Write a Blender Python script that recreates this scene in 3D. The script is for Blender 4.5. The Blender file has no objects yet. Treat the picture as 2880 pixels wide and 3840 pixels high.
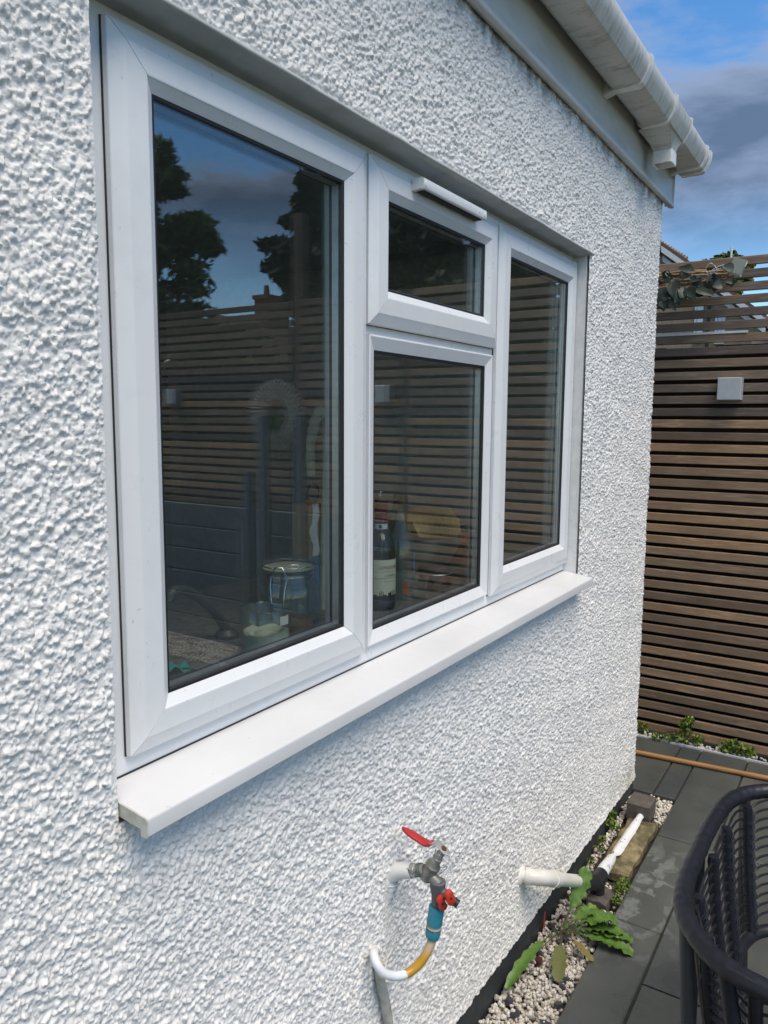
import bpy, bmesh, math, random
import numpy as np
from mathutils import Vector, Matrix, noise as mnoise

random.seed(7)
RNG = np.random.default_rng(11)
scn = bpy.context.scene
col = scn.collection
R = math.radians

# ------------------------------------------------------------------ camera
H = 1.74
YAW, PITCH, ROLL, FPX = R(57.47656925), R(-6.86278709), R(0.38764346), 2884.0
cy, sy, cp, sp = math.cos(YAW), math.sin(YAW), math.cos(PITCH), math.sin(PITCH)
fw = Vector((sy * cp, cy * cp, sp)); rt = Vector((cy, -sy, 0)); up = rt.cross(fw)
cr, sr = math.cos(ROLL), math.sin(ROLL)
r2 = rt * cr + up * sr; u2 = up * cr - rt * sr
cam_data = bpy.data.cameras.new("camera")
cam = bpy.data.objects.new("camera", cam_data); col.objects.link(cam)
M = Matrix((r2, u2, -fw)).transposed().to_4x4(); M.translation = (0, 0, H)
cam.matrix_world = M
cam_data.sensor_fit = 'AUTO'; cam_data.sensor_width = 36
cam_data.lens = 36 * FPX / 3840
cam_data.clip_start = 0.02; cam_data.clip_end = 2000
scn.camera = cam

# ------------------------------------------------------------------ sky, sun, exposure
SUN_DIR = Vector((-0.16, -0.42, 0.90)).normalized()
SUN_EL = math.asin(SUN_DIR.z)
SUN_ROT = math.atan2(SUN_DIR.x, SUN_DIR.y)
world = bpy.data.worlds.new("World"); scn.world = world; world.use_nodes = True
wn = world.node_tree; wn.nodes.clear()
def wnode(t, **k):
    n = wn.nodes.new(t)
    for a, b in k.items(): setattr(n, a, b)
    return n
sky = wnode('ShaderNodeTexSky', sky_type='NISHITA', sun_disc=False)
sky.sun_elevation = SUN_EL; sky.sun_rotation = SUN_ROT
sky.air_density = 1.0; sky.dust_density = 0.3; sky.ozone_density = 2.5
skyb = wnode('ShaderNodeBackground'); skyb.inputs['Strength'].default_value = 0.14
cloudb = wnode('ShaderNodeBackground'); cloudb.inputs['Strength'].default_value = 1.0
mixw = wnode('ShaderNodeMixShader'); outw = wnode('ShaderNodeOutputWorld')
tc = wnode('ShaderNodeTexCoord'); sep = wnode('ShaderNodeSeparateXYZ')
wn.links.new(tc.outputs['Generated'], sep.inputs[0])
addz = wnode('ShaderNodeMath', operation='ADD'); addz.inputs[1].default_value = 0.16
mxz = wnode('ShaderNodeMath', operation='MAXIMUM'); mxz.inputs[1].default_value = 0.02
wn.links.new(sep.outputs['Z'], mxz.inputs[0]); wn.links.new(mxz.outputs[0], addz.inputs[0])
dx = wnode('ShaderNodeMath', operation='DIVIDE'); dy = wnode('ShaderNodeMath', operation='DIVIDE')
wn.links.new(sep.outputs['X'], dx.inputs[0]); wn.links.new(addz.outputs[0], dx.inputs[1])
wn.links.new(sep.outputs['Y'], dy.inputs[0]); wn.links.new(addz.outputs[0], dy.inputs[1])
cmb = wnode('ShaderNodeCombineXYZ'); cmb.inputs[2].default_value = 3.1
wn.links.new(dx.outputs[0], cmb.inputs[0]); wn.links.new(dy.outputs[0], cmb.inputs[1])
CLOUD_OFF = (-0.98, 3.99, 0.0)
mapc = wnode('ShaderNodeMapping'); mapc.inputs['Location'].default_value = CLOUD_OFF
wn.links.new(cmb.outputs[0], mapc.inputs[0])
nz = wnode('ShaderNodeTexNoise'); nz.inputs['Scale'].default_value = 1.0; nz.inputs['Detail'].default_value = 7
nz.inputs['Roughness'].default_value = 0.57; nz.inputs['Distortion'].default_value = 0.25
wn.links.new(mapc.outputs[0], nz.inputs['Vector'])
rampc = wnode('ShaderNodeValToRGB')
rampc.color_ramp.interpolation = 'EASE'
rampc.color_ramp.elements[0].position = 0.435; rampc.color_ramp.elements[0].color = (0, 0, 0, 1)
rampc.color_ramp.elements[1].position = 0.53; rampc.color_ramp.elements[1].color = (1, 1, 1, 1)
wn.links.new(nz.outputs['Fac'], rampc.inputs[0])
rampk = wnode('ShaderNodeValToRGB')          # thin rims bright, thick middles slate blue
rampk.color_ramp.elements[0].position = 0.45; rampk.color_ramp.elements[0].color = (0.30, 0.37, 0.52, 1)
rampk.color_ramp.elements[1].position = 0.62; rampk.color_ramp.elements[1].color = (0.092, 0.132, 0.212, 1)
wn.links.new(nz.outputs['Fac'], rampk.inputs[0])
wn.links.new(rampk.outputs[0], cloudb.inputs['Color'])
# clouds thin out close to the horizon
hz = wnode('ShaderNodeMapRange'); hz.inputs['From Min'].default_value = 0.15; hz.inputs['From Max'].default_value = 0.26
wn.links.new(sep.outputs['Z'], hz.inputs['Value'])
mulc = wnode('ShaderNodeMath', operation='MULTIPLY'); mulc.use_clamp = True
wn.links.new(rampc.outputs[0], mulc.inputs[0]); wn.links.new(hz.outputs[0], mulc.inputs[1])
m93 = wnode('ShaderNodeMath', operation='MULTIPLY'); m93.inputs[1].default_value = 0.93
wn.links.new(mulc.outputs[0], m93.inputs[0])
hs_ = wnode('ShaderNodeHueSaturation'); hs_.inputs['Saturation'].default_value = 1.28; hs_.inputs['Value'].default_value = 1.0
wn.links.new(sky.outputs[0], hs_.inputs['Color']); wn.links.new(hs_.outputs[0], skyb.inputs['Color'])
wn.links.new(m93.outputs[0], mixw.inputs[0])
wn.links.new(skyb.outputs[0], mixw.inputs[1]); wn.links.new(cloudb.outputs[0], mixw.inputs[2])
wn.links.new(mixw.outputs[0], outw.inputs['Surface'])

sun = bpy.data.lights.new("sun", 'SUN'); sun.energy = 2.6; sun.angle = R(42); sun.color = (1.0, 0.885, 0.72)
suno = bpy.data.objects.new("sun", sun); col.objects.link(suno)
suno.rotation_euler = SUN_DIR.to_track_quat('Z', 'Y').to_euler(); suno.location = (0, -3, 9)

scn.view_settings.view_transform = 'Standard'; scn.view_settings.look = 'None'
scn.view_settings.exposure = 0.48; scn.view_settings.gamma = 1.0
scn.view_settings.use_curve_mapping = False
scn.render.engine = 'CYCLES'
cyc = scn.cycles
cyc.max_bounces = 8; cyc.diffuse_bounces = 4; cyc.glossy_bounces = 5; cyc.transmission_bounces = 6
cyc.transparent_max_bounces = 40; cyc.sample_clamp_indirect = 5.0
cyc.caustics_reflective = False; cyc.caustics_refractive = False
cyc.use_denoising = True

# ------------------------------------------------------------------ materials
def new_mat(name):
    m = bpy.data.materials.new(name); m.use_nodes = True
    nt = m.node_tree; nt.nodes.clear()
    o = nt.nodes.new('ShaderNodeOutputMaterial'); b = nt.nodes.new('ShaderNodeBsdfPrincipled')
    nt.links.new(b.outputs[0], o.inputs[0])
    return m, nt, b
def N(nt, t, **k):
    n = nt.nodes.new(t)
    for a, v in k.items(): setattr(n, a, v)
    return n
def rgba(c): return (c[0], c[1], c[2], 1)
def noise(nt, scale, detail=4, rough=0.55, vec=None, stretch=None, coord='Object', dist=0.0):
    if vec is None:
        t = N(nt, 'ShaderNodeTexCoord'); vec = t.outputs[coord]
    if stretch:
        mp = N(nt, 'ShaderNodeMapping'); mp.inputs['Scale'].default_value = stretch
        nt.links.new(vec, mp.inputs[0]); vec = mp.outputs[0]
    n = N(nt, 'ShaderNodeTexNoise'); n.inputs['Scale'].default_value = scale
    n.inputs['Detail'].default_value = detail; n.inputs['Roughness'].default_value = rough
    n.inputs['Distortion'].default_value = dist
    nt.links.new(vec, n.inputs['Vector']); return n.outputs['Fac']
def ramp(nt, fac, stops, interp='LINEAR'):
    r = N(nt, 'ShaderNodeValToRGB'); r.color_ramp.interpolation = interp
    while len(r.color_ramp.elements) < len(stops): r.color_ramp.elements.new(0.5)
    for e, (p, c) in zip(r.color_ramp.elements, stops):
        e.position = p; e.color = rgba(c) if hasattr(c, '__len__') else (c, c, c, 1)
    nt.links.new(fac, r.inputs[0]); return r.outputs[0]
def mix(nt, fac, a, b, blend='MIX'):
    m = N(nt, 'ShaderNodeMix', data_type='RGBA', blend_type=blend)
    for s, v in ((0, fac), (6, a), (7, b)):
        if hasattr(v, 'is_linked') or isinstance(v, bpy.types.NodeSocket): nt.links.new(v, m.inputs[s])
        else: m.inputs[s].default_value = v if s == 0 else rgba(v)
    return m.outputs[2]
def math_(nt, op, a, b=None, clamp=False):
    m = N(nt, 'ShaderNodeMath', operation=op); m.use_clamp = clamp
    for i, v in enumerate((a, b)):
        if v is None: continue
        if isinstance(v, bpy.types.NodeSocket): nt.links.new(v, m.inputs[i])
        else: m.inputs[i].default_value = v
    return m.outputs[0]
def bump(nt, b, h, strength=0.3, dist=0.002):
    n = N(nt, 'ShaderNodeBump'); n.inputs['Strength'].default_value = strength; n.inputs['Distance'].default_value = dist
    nt.links.new(h, n.inputs['Height']); nt.links.new(n.outputs[0], b.inputs['Normal'])
def simple(name, c, rough=0.5, c2=None, scale=30, lo=0.4, hi=0.65, metal=0.0, bmp=None, stretch=None, spec=0.5, rv=0.0, coord='Object'):
    m, nt, b = new_mat(name)
    b.inputs['Roughness'].default_value = rough; b.inputs['Metallic'].default_value = metal
    b.inputs['Specular IOR Level'].default_value = spec
    if c2 is None: c2 = tuple(x * 0.85 for x in c)
    n = noise(nt, scale, 5, 0.6, stretch=stretch, coord=coord)
    nt.links.new(ramp(nt, n, [(lo, c), (hi, c2)]), b.inputs['Base Color'])
    if rv: nt.links.new(ramp(nt, n, [(0.3, rough - rv), (0.7, rough + rv)]), b.inputs['Roughness'])
    if bmp: bump(nt, b, noise(nt, bmp[0], 5, 0.6, stretch=stretch, coord=coord), bmp[1], bmp[2])
    return m

MAT = {}
# painted pebbledash, with grime under the eaves and a little algae low at the corner
def mk_render():
    m, nt, b = new_mat('white_masonry_paint')
    g = N(nt, 'ShaderNodeNewGeometry'); s = N(nt, 'ShaderNodeSeparateXYZ'); nt.links.new(g.outputs['Position'], s.inputs[0])
    n1 = noise(nt, 6, 5, 0.6, vec=g.outputs['Position']); n2 = noise(nt, 130, 3, 0.6, vec=g.outputs['Position'])
    base = ramp(nt, n1, [(0.3, (0.84, 0.82, 0.78)), (0.75, (0.78, 0.763, 0.735))])
    spk = ramp(nt, n2, [(0.66, 0.0), (0.74, 1.0)])
    base = mix(nt, math_(nt, 'MULTIPLY', spk, 0.22), base, (0.45, 0.44, 0.41))
    # soot streaks below the eaves
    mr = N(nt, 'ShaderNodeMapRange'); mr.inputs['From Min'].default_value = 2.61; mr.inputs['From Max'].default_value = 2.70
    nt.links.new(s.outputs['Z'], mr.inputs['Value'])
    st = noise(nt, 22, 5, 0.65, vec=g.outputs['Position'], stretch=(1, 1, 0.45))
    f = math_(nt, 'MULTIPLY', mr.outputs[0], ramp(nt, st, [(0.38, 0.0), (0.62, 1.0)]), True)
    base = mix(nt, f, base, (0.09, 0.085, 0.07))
    # damp green at the foot of the wall
    mz = N(nt, 'ShaderNodeMapRange'); mz.inputs['From Min'].default_value = 0.26; mz.inputs['From Max'].default_value = 0.06
    nt.links.new(s.outputs['Z'], mz.inputs['Value'])
    mx = N(nt, 'ShaderNodeMapRange'); mx.inputs['From Min'].default_value = 2.3; mx.inputs['From Max'].default_value = 3.3
    nt.links.new(s.outputs['X'], mx.inputs['Value'])
    f2 = math_(nt, 'MULTIPLY', mz.outputs[0], ramp(nt, n1, [(0.42, 0.0), (0.7, 0.75)]), True)
    f2 = math_(nt, 'MULTIPLY', f2, mx.outputs[0], True)
    base = mix(nt, f2, base, (0.35, 0.34, 0.20))
    # rust weep by the tap lever
    nt.links.new(base, b.inputs['Base Color']); b.inputs['Roughness'].default_value = 0.5
    b.inputs['Specular IOR Level'].default_value = 0.35
    vo = N(nt, 'ShaderNodeTexVoronoi'); vo.inputs['Scale'].default_value = 230; nt.links.new(g.outputs['Position'], vo.inputs['Vector'])
    hgt = math_(nt, 'ADD', noise(nt, 380, 4, 0.65, vec=g.outputs['Position']), math_(nt, 'MULTIPLY', vo.outputs['Distance'], -0.7))
    bump(nt, b, hgt, 0.6, 0.0016)
    return m
MAT['render'] = mk_render()
MAT['wallpaint'] = simple('smooth_white_paint', (0.78, 0.77, 0.745), 0.55, (0.68, 0.675, 0.655), 25, bmp=(160, 0.35, 0.001))
def mk_upvc(name, c, c2, rough):
    m, nt, b = new_mat(name)
    n = noise(nt, 3.5, 3, 0.5); sp_ = noise(nt, 55, 6, 0.7); st = noise(nt, 9, 6, 0.7)
    base = ramp(nt, n, [(0.3, c), (0.7, c2)])
    base = mix(nt, math_(nt, 'MULTIPLY', ramp(nt, sp_, [(0.66, 0), (0.73, 1)]), 0.6), base, (0.28, 0.26, 0.22))
    base = mix(nt, math_(nt, 'MULTIPLY', ramp(nt, st, [(0.52, 0), (0.78, 1)]), 0.25), base, (0.50, 0.49, 0.45))
    nt.links.new(base, b.inputs['Base Color'])
    nt.links.new(ramp(nt, st, [(0.3, rough - 0.05), (0.7, rough + 0.15)]), b.inputs['Roughness'])
    b.inputs['Specular IOR Level'].default_value = 0.5
    return m
MAT['upvc'] = mk_upvc('white_upvc', (0.80, 0.805, 0.80), (0.765, 0.772, 0.772), 0.28)
MAT['sill'] = mk_upvc('white_sill_upvc', (0.71, 0.71, 0.705), (0.64, 0.64, 0.635), 0.3)
MAT['cap'] = simple('aged_cream_plastic', (0.60, 0.60, 0.55), 0.4, (0.46, 0.45, 0.38), 40)
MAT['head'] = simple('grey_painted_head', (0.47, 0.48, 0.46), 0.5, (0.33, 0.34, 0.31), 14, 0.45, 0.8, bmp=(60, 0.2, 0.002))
MAT['gasket'] = simple('black_rubber', (0.012, 0.012, 0.013), 0.5)
MAT['alu'] = simple('aluminium', (0.55, 0.57, 0.58), 0.35, metal=0.8)
def mk_glass(name, tint=(1, 1, 1), f0=0.045, body=None, bodyfac=0.0, rough=0.0, wav=0.0):
    m, nt, b = new_mat(name); nt.nodes.remove(b)
    out = [n for n in nt.nodes if n.type == 'OUTPUT_MATERIAL'][0]
    g = N(nt, 'ShaderNodeNewGeometry'); vm = N(nt, 'ShaderNodeVectorMath', operation='DOT_PRODUCT')
    nt.links.new(g.outputs['Incoming'], vm.inputs[0]); nt.links.new(g.outputs['Normal'], vm.inputs[1])
    c = math_(nt, 'ABSOLUTE', vm.outputs['Value']); k = math_(nt, 'SUBTRACT', 1.0, c, True)
    p = math_(nt, 'POWER', k, 5.0); fr = math_(nt, 'ADD', math_(nt, 'MULTIPLY', p, 1 - f0), f0, True)
    tr = N(nt, 'ShaderNodeBsdfTransparent'); tr.inputs[0].default_value = rgba(tint)
    gl = N(nt, 'ShaderNodeBsdfGlossy'); gl.inputs['Roughness'].default_value = rough; gl.inputs['Color'].default_value = (1, 1, 1, 1)
    if wav:
        bp = N(nt, 'ShaderNodeBump'); bp.inputs['Strength'].default_value = wav; bp.inputs['Distance'].default_value = 0.001
        nt.links.new(noise(nt, 2.2, 1, 0.4), bp.inputs['Height']); nt.links.new(bp.outputs[0], gl.inputs['Normal'])
    mx = N(nt, 'ShaderNodeMixShader'); nt.links.new(fr, mx.inputs[0])
    base = tr.outputs[0]
    if body:
        d = N(nt, 'ShaderNodeBsdfDiffuse'); d.inputs[0].default_value = rgba(body)
        m2 = N(nt, 'ShaderNodeMixShader'); m2.inputs[0].default_value = bodyfac
        nt.links.new(tr.outputs[0], m2.inputs[1]); nt.links.new(d.outputs[0], m2.inputs[2]); base = m2.outputs[0]
    nt.links.new(base, mx.inputs[1]); nt.links.new(gl.outputs[0], mx.inputs[2]); nt.links.new(mx.outputs[0], out.inputs[0])
    return m
MAT['pane'] = mk_glass('window_glass', (0.972, 0.985, 0.978), 0.074, (0.5, 0.56, 0.55), 0.005, wav=0.05)
MAT['glass'] = mk_glass('clear_jar_glass', (0.86, 0.90, 0.89), 0.05, (0.5, 0.56, 0.55), 0.04)
MAT['bottleglass'] = mk_glass('dark_green_glass', (0.10, 0.13, 0.10), 0.05, (0.05, 0.055, 0.045), 0.55)
MAT['amber'] = mk_glass('dark_amber_glass', (0.16, 0.05, 0.03), 0.05, (0.05, 0.012, 0.008), 0.7)
MAT['batterybox'] = mk_glass('cloudy_clear_plastic', (0.8, 0.82, 0.75), 0.05, (0.55, 0.57, 0.48), 0.6, rough=0.2)
def mk_gutter():
    m, nt, b = new_mat('weathered_white_gutter')
    n = noise(nt, 5, 4, 0.6); st = noise(nt, 40, 6, 0.75, stretch=(1.0, 0.25, 0.25)); fi = noise(nt, 120, 4, 0.7)
    base = ramp(nt, n, [(0.3, (0.62, 0.62, 0.58)), (0.7, (0.50, 0.50, 0.45))])
    base = mix(nt, math_(nt, 'MULTIPLY', ramp(nt, st, [(0.52, 0), (0.68, 1)]), 0.7), base, (0.20, 0.19, 0.14))
    base = mix(nt, math_(nt, 'MULTIPLY', ramp(nt, fi, [(0.66, 0), (0.72, 1)]), 0.7), base, (0.10, 0.10, 0.09))
    nt.links.new(base, b.inputs['Base Color']); b.inputs['Roughness'].default_value = 0.42
    return m
MAT['gutter'] = mk_gutter()
MAT['bracket'] = simple('clean_white_bracket', (0.82, 0.82, 0.80), 0.35, (0.72, 0.71, 0.66), 40)
MAT['fascia'] = simple('grimy_white_fascia', (0.64, 0.64, 0.61), 0.45, (0.50, 0.495, 0.46), 9, 0.45, 0.75, stretch=(0.4, 1, 1.6))
MAT['plinth'] = simple('dark_slate_masonry_paint', (0.022, 0.026, 0.031), 0.6, (0.034, 0.040, 0.044), 14, bmp=(90, 0.4, 0.003))
MAT['roomwall'] = simple('room_paint', (0.42, 0.43, 0.42), 0.7)
MAT['worktop'] = simple('dark_worktop', (0.16, 0.155, 0.145), 0.4, (0.09, 0.085, 0.08), 60)
MAT['rooftile'] = simple('brown_roof_tile', (0.14, 0.075, 0.05), 0.8, (0.09, 0.06, 0.045), 18, bmp=(40, 0.4, 0.01))
def mk_wood(name, c1, c2, c3, axis='Y', rough=0.75):
    m, nt, b = new_mat(name)
    t = N(nt, 'ShaderNodeTexCoord'); oi = N(nt, 'ShaderNodeObjectInfo')
    cmbn = N(nt, 'ShaderNodeCombineXYZ')
    off = math_(nt, 'MULTIPLY', oi.outputs['Random'], 37.0)
    for i in range(3): nt.links.new(off, cmbn.inputs[i])
    ad = N(nt, 'ShaderNodeVectorMath', operation='ADD'); nt.links.new(t.outputs['Object'], ad.inputs[0]); nt.links.new(cmbn.outputs[0], ad.inputs[1])
    S = {'Y': (1, 0.07, 1), 'X': (0.07, 1, 1), 'Z': (1, 1, 0.07)}[axis]
    warp = noise(nt, 5.0, 2, 0.5, vec=ad.outputs[0], stretch=tuple(0.5 if s == 1 else 0.5 for s in S))
    grain = noise(nt, 55, 5, 0.6, vec=ad.outputs[0], stretch=S, dist=1.6)
    fine = noise(nt, 260, 3, 0.6, vec=ad.outputs[0], stretch=S)
    blot = noise(nt, 3.0, 3, 0.6, vec=ad.outputs[0])
    base = ramp(nt, grain, [(0.30, c1), (0.5, c2), (0.68, c3)])
    base = mix(nt, ramp(nt, blot, [(0.40, 0.0), (0.7, 0.55)]), base, tuple(x * 0.55 for x in c2))
    base = mix(nt, ramp(nt, fine, [(0.5, 0.0), (0.75, 0.35)]), base, tuple(x * 0.5 for x in c1))
    # knots
    vo = N(nt, 'ShaderNodeTexVoronoi'); vo.inputs['Scale'].default_value = 3.4
    mp = N(nt, 'ShaderNodeMapping'); mp.inputs['Scale'].default_value = tuple(0.75 if s != 1 else 1.6 for s in S)
    nt.links.new(ad.outputs[0], mp.inputs[0]); nt.links.new(mp.outputs[0], vo.inputs['Vector'])
    base = mix(nt, ramp(nt, vo.outputs['Distance'], [(0.035, 0.85), (0.075, 0.0)]), base, (0.035, 0.018, 0.010))
    tone = ramp(nt, oi.outputs['Random'], [(0.0, (0.60, 0.60, 0.62)), (0.5, (1.0, 0.97, 0.94)), (1.0, (1.32, 1.18, 1.0))])
    base = mix(nt, 1.0, base, tone, 'MULTIPLY')
    nt.links.new(base, b.inputs['Base Color']); b.inputs['Roughness'].default_value = rough
    b.inputs['Specular IOR Level'].default_value = 0.25
    bump(nt, b, grain, 0.35, 0.002)
    return m
MAT['slat_low'] = mk_wood('larch_slat_warm', (0.44, 0.31, 0.20), (0.31, 0.213, 0.138), (0.52, 0.37, 0.24))
MAT['slat_top'] = mk_wood('larch_slat_greyed', (0.275, 0.215, 0.168), (0.19, 0.15, 0.12), (0.35, 0.275, 0.215))
MAT['postwood'] = mk_wood('grey_post_wood', (0.16, 0.135, 0.11), (0.11, 0.095, 0.08), (0.20, 0.165, 0.135), 'Z')
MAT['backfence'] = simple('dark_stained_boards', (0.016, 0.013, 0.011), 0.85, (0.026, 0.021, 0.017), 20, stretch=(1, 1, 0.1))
MAT['greyboard'] = simple('blue_grey_painted_boards', (0.125, 0.137, 0.143), 0.5, (0.095, 0.106, 0.112), 12, stretch=(1, 0.15, 1))
MAT['pole'] = mk_wood('varnished_beech', (0.62, 0.33, 0.13), (0.55, 0.28, 0.105), (0.68, 0.38, 0.16), 'Y', 0.4)
def mk_slab():
    m, nt, b = new_mat('grey_green_slate')
    g = N(nt, 'ShaderNodeNewGeometry'); oi = N(nt, 'ShaderNodeObjectInfo'); P_ = g.outputs['Position']
    n1 = noise(nt, 3.2, 5, 0.6, vec=P_); n2 = noise(nt, 13, 6, 0.6, vec=P_, dist=0.6); n3 = noise(nt, 46, 4, 0.65, vec=P_); sp_ = noise(nt, 70, 3, 0.6, vec=P_)
    base = ramp(nt, n1, [(0.3, (0.058, 0.066, 0.067)), (0.55, (0.080, 0.087, 0.083)), (0.75, (0.100, 0.105, 0.096))])
    base = mix(nt, 1.0, base, ramp(nt, oi.outputs['Random'], [(0, (0.82, 0.86, 0.88)), (1, (1.15, 1.1, 1.02))]), 'MULTIPLY')
    # drying patches: pale dusty film
    s = N(nt, 'ShaderNodeSeparateXYZ'); nt.links.new(P_, s.inputs[0])
    my = N(nt, 'ShaderNodeMapRange'); my.inputs['From Min'].default_value = 0.42; my.inputs['From Max'].default_value = 0.56
    nt.links.new(s.outputs['Y'], my.inputs['Value'])
    mx_ = N(nt, 'ShaderNodeMapRange'); mx_.inputs['From Min'].default_value = 3.2; mx_.inputs['From Max'].default_value = 3.0
    nt.links.new(s.outputs['X'], mx_.inputs['Value'])
    mx2 = N(nt, 'ShaderNodeMapRange'); mx2.inputs['From Min'].default_value = 2.25; mx2.inputs['From Max'].default_value = 2.6
    nt.links.new(s.outputs['X'], mx2.inputs['Value'])
    f = math_(nt, 'MULTIPLY', ramp(nt, n2, [(0.52, 0.0), (0.57, 1.0)]), math_(nt, 'MULTIPLY', my.outputs[0], math_(nt, 'MULTIPLY', mx_.outputs[0], mx2.outputs[0])), True)
    f = math_(nt, 'MULTIPLY', f, ramp(nt, n3, [(0.3, 0.35), (0.6, 1.0)]))
    base = mix(nt, f, base, (0.17, 0.185, 0.18))
    f3 = math_(nt, 'MULTIPLY', ramp(nt, n2, [(0.64, 0.0), (0.74, 0.4)]), 1.0)
    base = mix(nt, f3, base, (0.12, 0.127, 0.115))
    base = mix(nt, ramp(nt, sp_, [(0.70, 0.0), (0.75, 0.7)]), base, (0.02, 0.02, 0.018))
    nt.links.new(base, b.inputs['Base Color'])
    nt.links.new(ramp(nt, n1, [(0.35, 0.26), (0.7, 0.50)]), b.inputs['Roughness'])
    bump(nt, b, n3, 0.35, 0.003)
    return m
MAT['slab'] = mk_slab()
MAT['soil'] = simple('dark_soil', (0.030, 0.026, 0.020), 0.95, (0.05, 0.045, 0.035), 30, bmp=(40, 0.6, 0.01))
def mk_islands(name, stops, rough):
    m, nt, b = new_mat(name); g = N(nt, 'ShaderNodeNewGeometry')
    c = ramp(nt, g.outputs['Random Per Island'], stops)
    n = noise(nt, 160, 4, 0.6)
    c = mix(nt, ramp(nt, n, [(0.5, 0.0), (0.8, 0.5)]), c, (0.30, 0.26, 0.19))
    nt.links.new(c, b.inputs['Base Color']); b.inputs['Roughness'].default_value = rough
    return m
MAT['gravel'] = mk_islands('white_spar_gravel', [(0, (0.50, 0.44, 0.36)), (0.25, (0.66, 0.61, 0.53)), (0.6, (0.72, 0.69, 0.63)), (0.95, (0.60, 0.54, 0.45)), (1, (0.26, 0.22, 0.19))], 0.6)
MAT['slatechip'] = simple('slate_chip', (0.045, 0.045, 0.052), 0.45, (0.075, 0.07, 0.078), 40)
MAT['redchip'] = simple('red_chip', (0.10, 0.025, 0.022), 0.5)
def mk_leaf(name, c1, c2, rough=0.4, island=False):
    m, nt, b = new_mat(name)
    n = noise(nt, 45, 4, 0.6)
    c = ramp(nt, n, [(0.3, c1), (0.7, c2)])
    if island:
        g = N(nt, 'ShaderNodeNewGeometry')
        c = mix(nt, 1.0, c, ramp(nt, g.outputs['Random Per Island'], [(0, (0.55, 0.6, 0.5)), (1, (1.5, 1.35, 1.2))]), 'MULTIPLY')
    nt.links.new(c, b.inputs['Base Color']); b.inputs['Roughness'].default_value = rough
    b.inputs['Subsurface Weight'].default_value = 0.0
    return m
MAT['leaf'] = mk_leaf('dandelion_green', (0.062, 0.135, 0.020), (0.12, 0.22, 0.038))
MAT['leaf_old'] = mk_leaf('dull_olive_leaf', (0.12, 0.14, 0.04), (0.16, 0.16, 0.06))
MAT['leaf_yellow'] = mk_leaf('yellowing_leaf', (0.25, 0.20, 0.05), (0.17, 0.14, 0.05))
MAT['stem'] = mk_leaf('purple_stem', (0.055, 0.03, 0.025), (0.10, 0.11, 0.04))
MAT['weed'] = mk_leaf('bright_weed_green', (0.10, 0.17, 0.02), (0.16, 0.23, 0.035), 0.5, True)
MAT['ivy'] = mk_leaf('dark_faux_leaf', (0.032, 0.042, 0.024), (0.065, 0.080, 0.055), 0.45)
MAT['twig'] = simple('peeled_willow', (0.42, 0.29, 0.17), 0.6, (0.24, 0.14, 0.08), 60, stretch=(1, 0.2, 1))
MAT['crown'] = mk_leaf('tree_leaves', (0.06, 0.10, 0.018), (0.10, 0.15, 0.03), 0.6, True)
MAT['conifer'] = mk_leaf('conifer_needles', (0.016, 0.032, 0.014), (0.028, 0.050, 0.02), 0.7, True)
MAT['bark'] = simple('bark', (0.08, 0.06, 0.045), 0.9, (0.05, 0.04, 0.03), 30)
MAT['pvc'] = simple('white_waste_pipe', (0.74, 0.73, 0.69), 0.32, (0.66, 0.64, 0.57), 25)
MAT['pvcdirty'] = simple('speckled_white_pipe', (0.74, 0.75, 0.75), 0.5, (0.05, 0.045, 0.035), 75, 0.62, 0.68)
MAT['blackpvc'] = simple('black_plastic_elbow', (0.018, 0.020, 0.024), 0.38)
MAT['mossy'] = simple('mossy_buff_concrete', (0.30, 0.235, 0.13), 0.85, (0.10, 0.085, 0.04), 16, 0.36, 0.60, bmp=(35, 0.6, 0.006))
MAT['cobble'] = simple('dark_sett_stone', (0.075, 0.066, 0.058), 0.8, (0.115, 0.10, 0.088), 25, bmp=(60, 0.5, 0.004))
MAT['rattan'] = simple('navy_black_rattan', (0.009, 0.0105, 0.0145), 0.40, (0.015, 0.0165, 0.021), 60, spec=0.4)
MAT['chairmetal'] = simple('dark_grey_powder_coat', (0.038, 0.042, 0.042), 0.45)
MAT['brass'] = simple('dull_nickel_brass', (0.30, 0.30, 0.27), 0.48, (0.19, 0.185, 0.15), 60, metal=0.55)
MAT['steel'] = simple('weathered_zinc_steel', (0.42, 0.42, 0.39), 0.45, (0.30, 0.24, 0.17), 90, 0.55, 0.75, metal=0.5)
MAT['rust'] = simple('rust', (0.16, 0.055, 0.025), 0.9, (0.09, 0.035, 0.02), 80)
MAT['redgrip'] = simple('red_vinyl_grip', (0.42, 0.022, 0.026), 0.4, (0.50, 0.16, 0.14), 150, 0.62, 0.72)
MAT['redknob'] = simple('orange_red_plastic', (0.60, 0.045, 0.022), 0.38)
MAT['greyplastic'] = simple('dark_grey_plastic', (0.085, 0.09, 0.10), 0.5, (0.13, 0.135, 0.14), 90)
MAT['blueplastic'] = simple('turquoise_plastic', (0.035, 0.25, 0.33), 0.42, (0.09, 0.32, 0.38), 90, 0.55, 0.8)
MAT['creamplastic'] = simple('dirty_cream_plastic', (0.48, 0.47, 0.40), 0.5)
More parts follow.
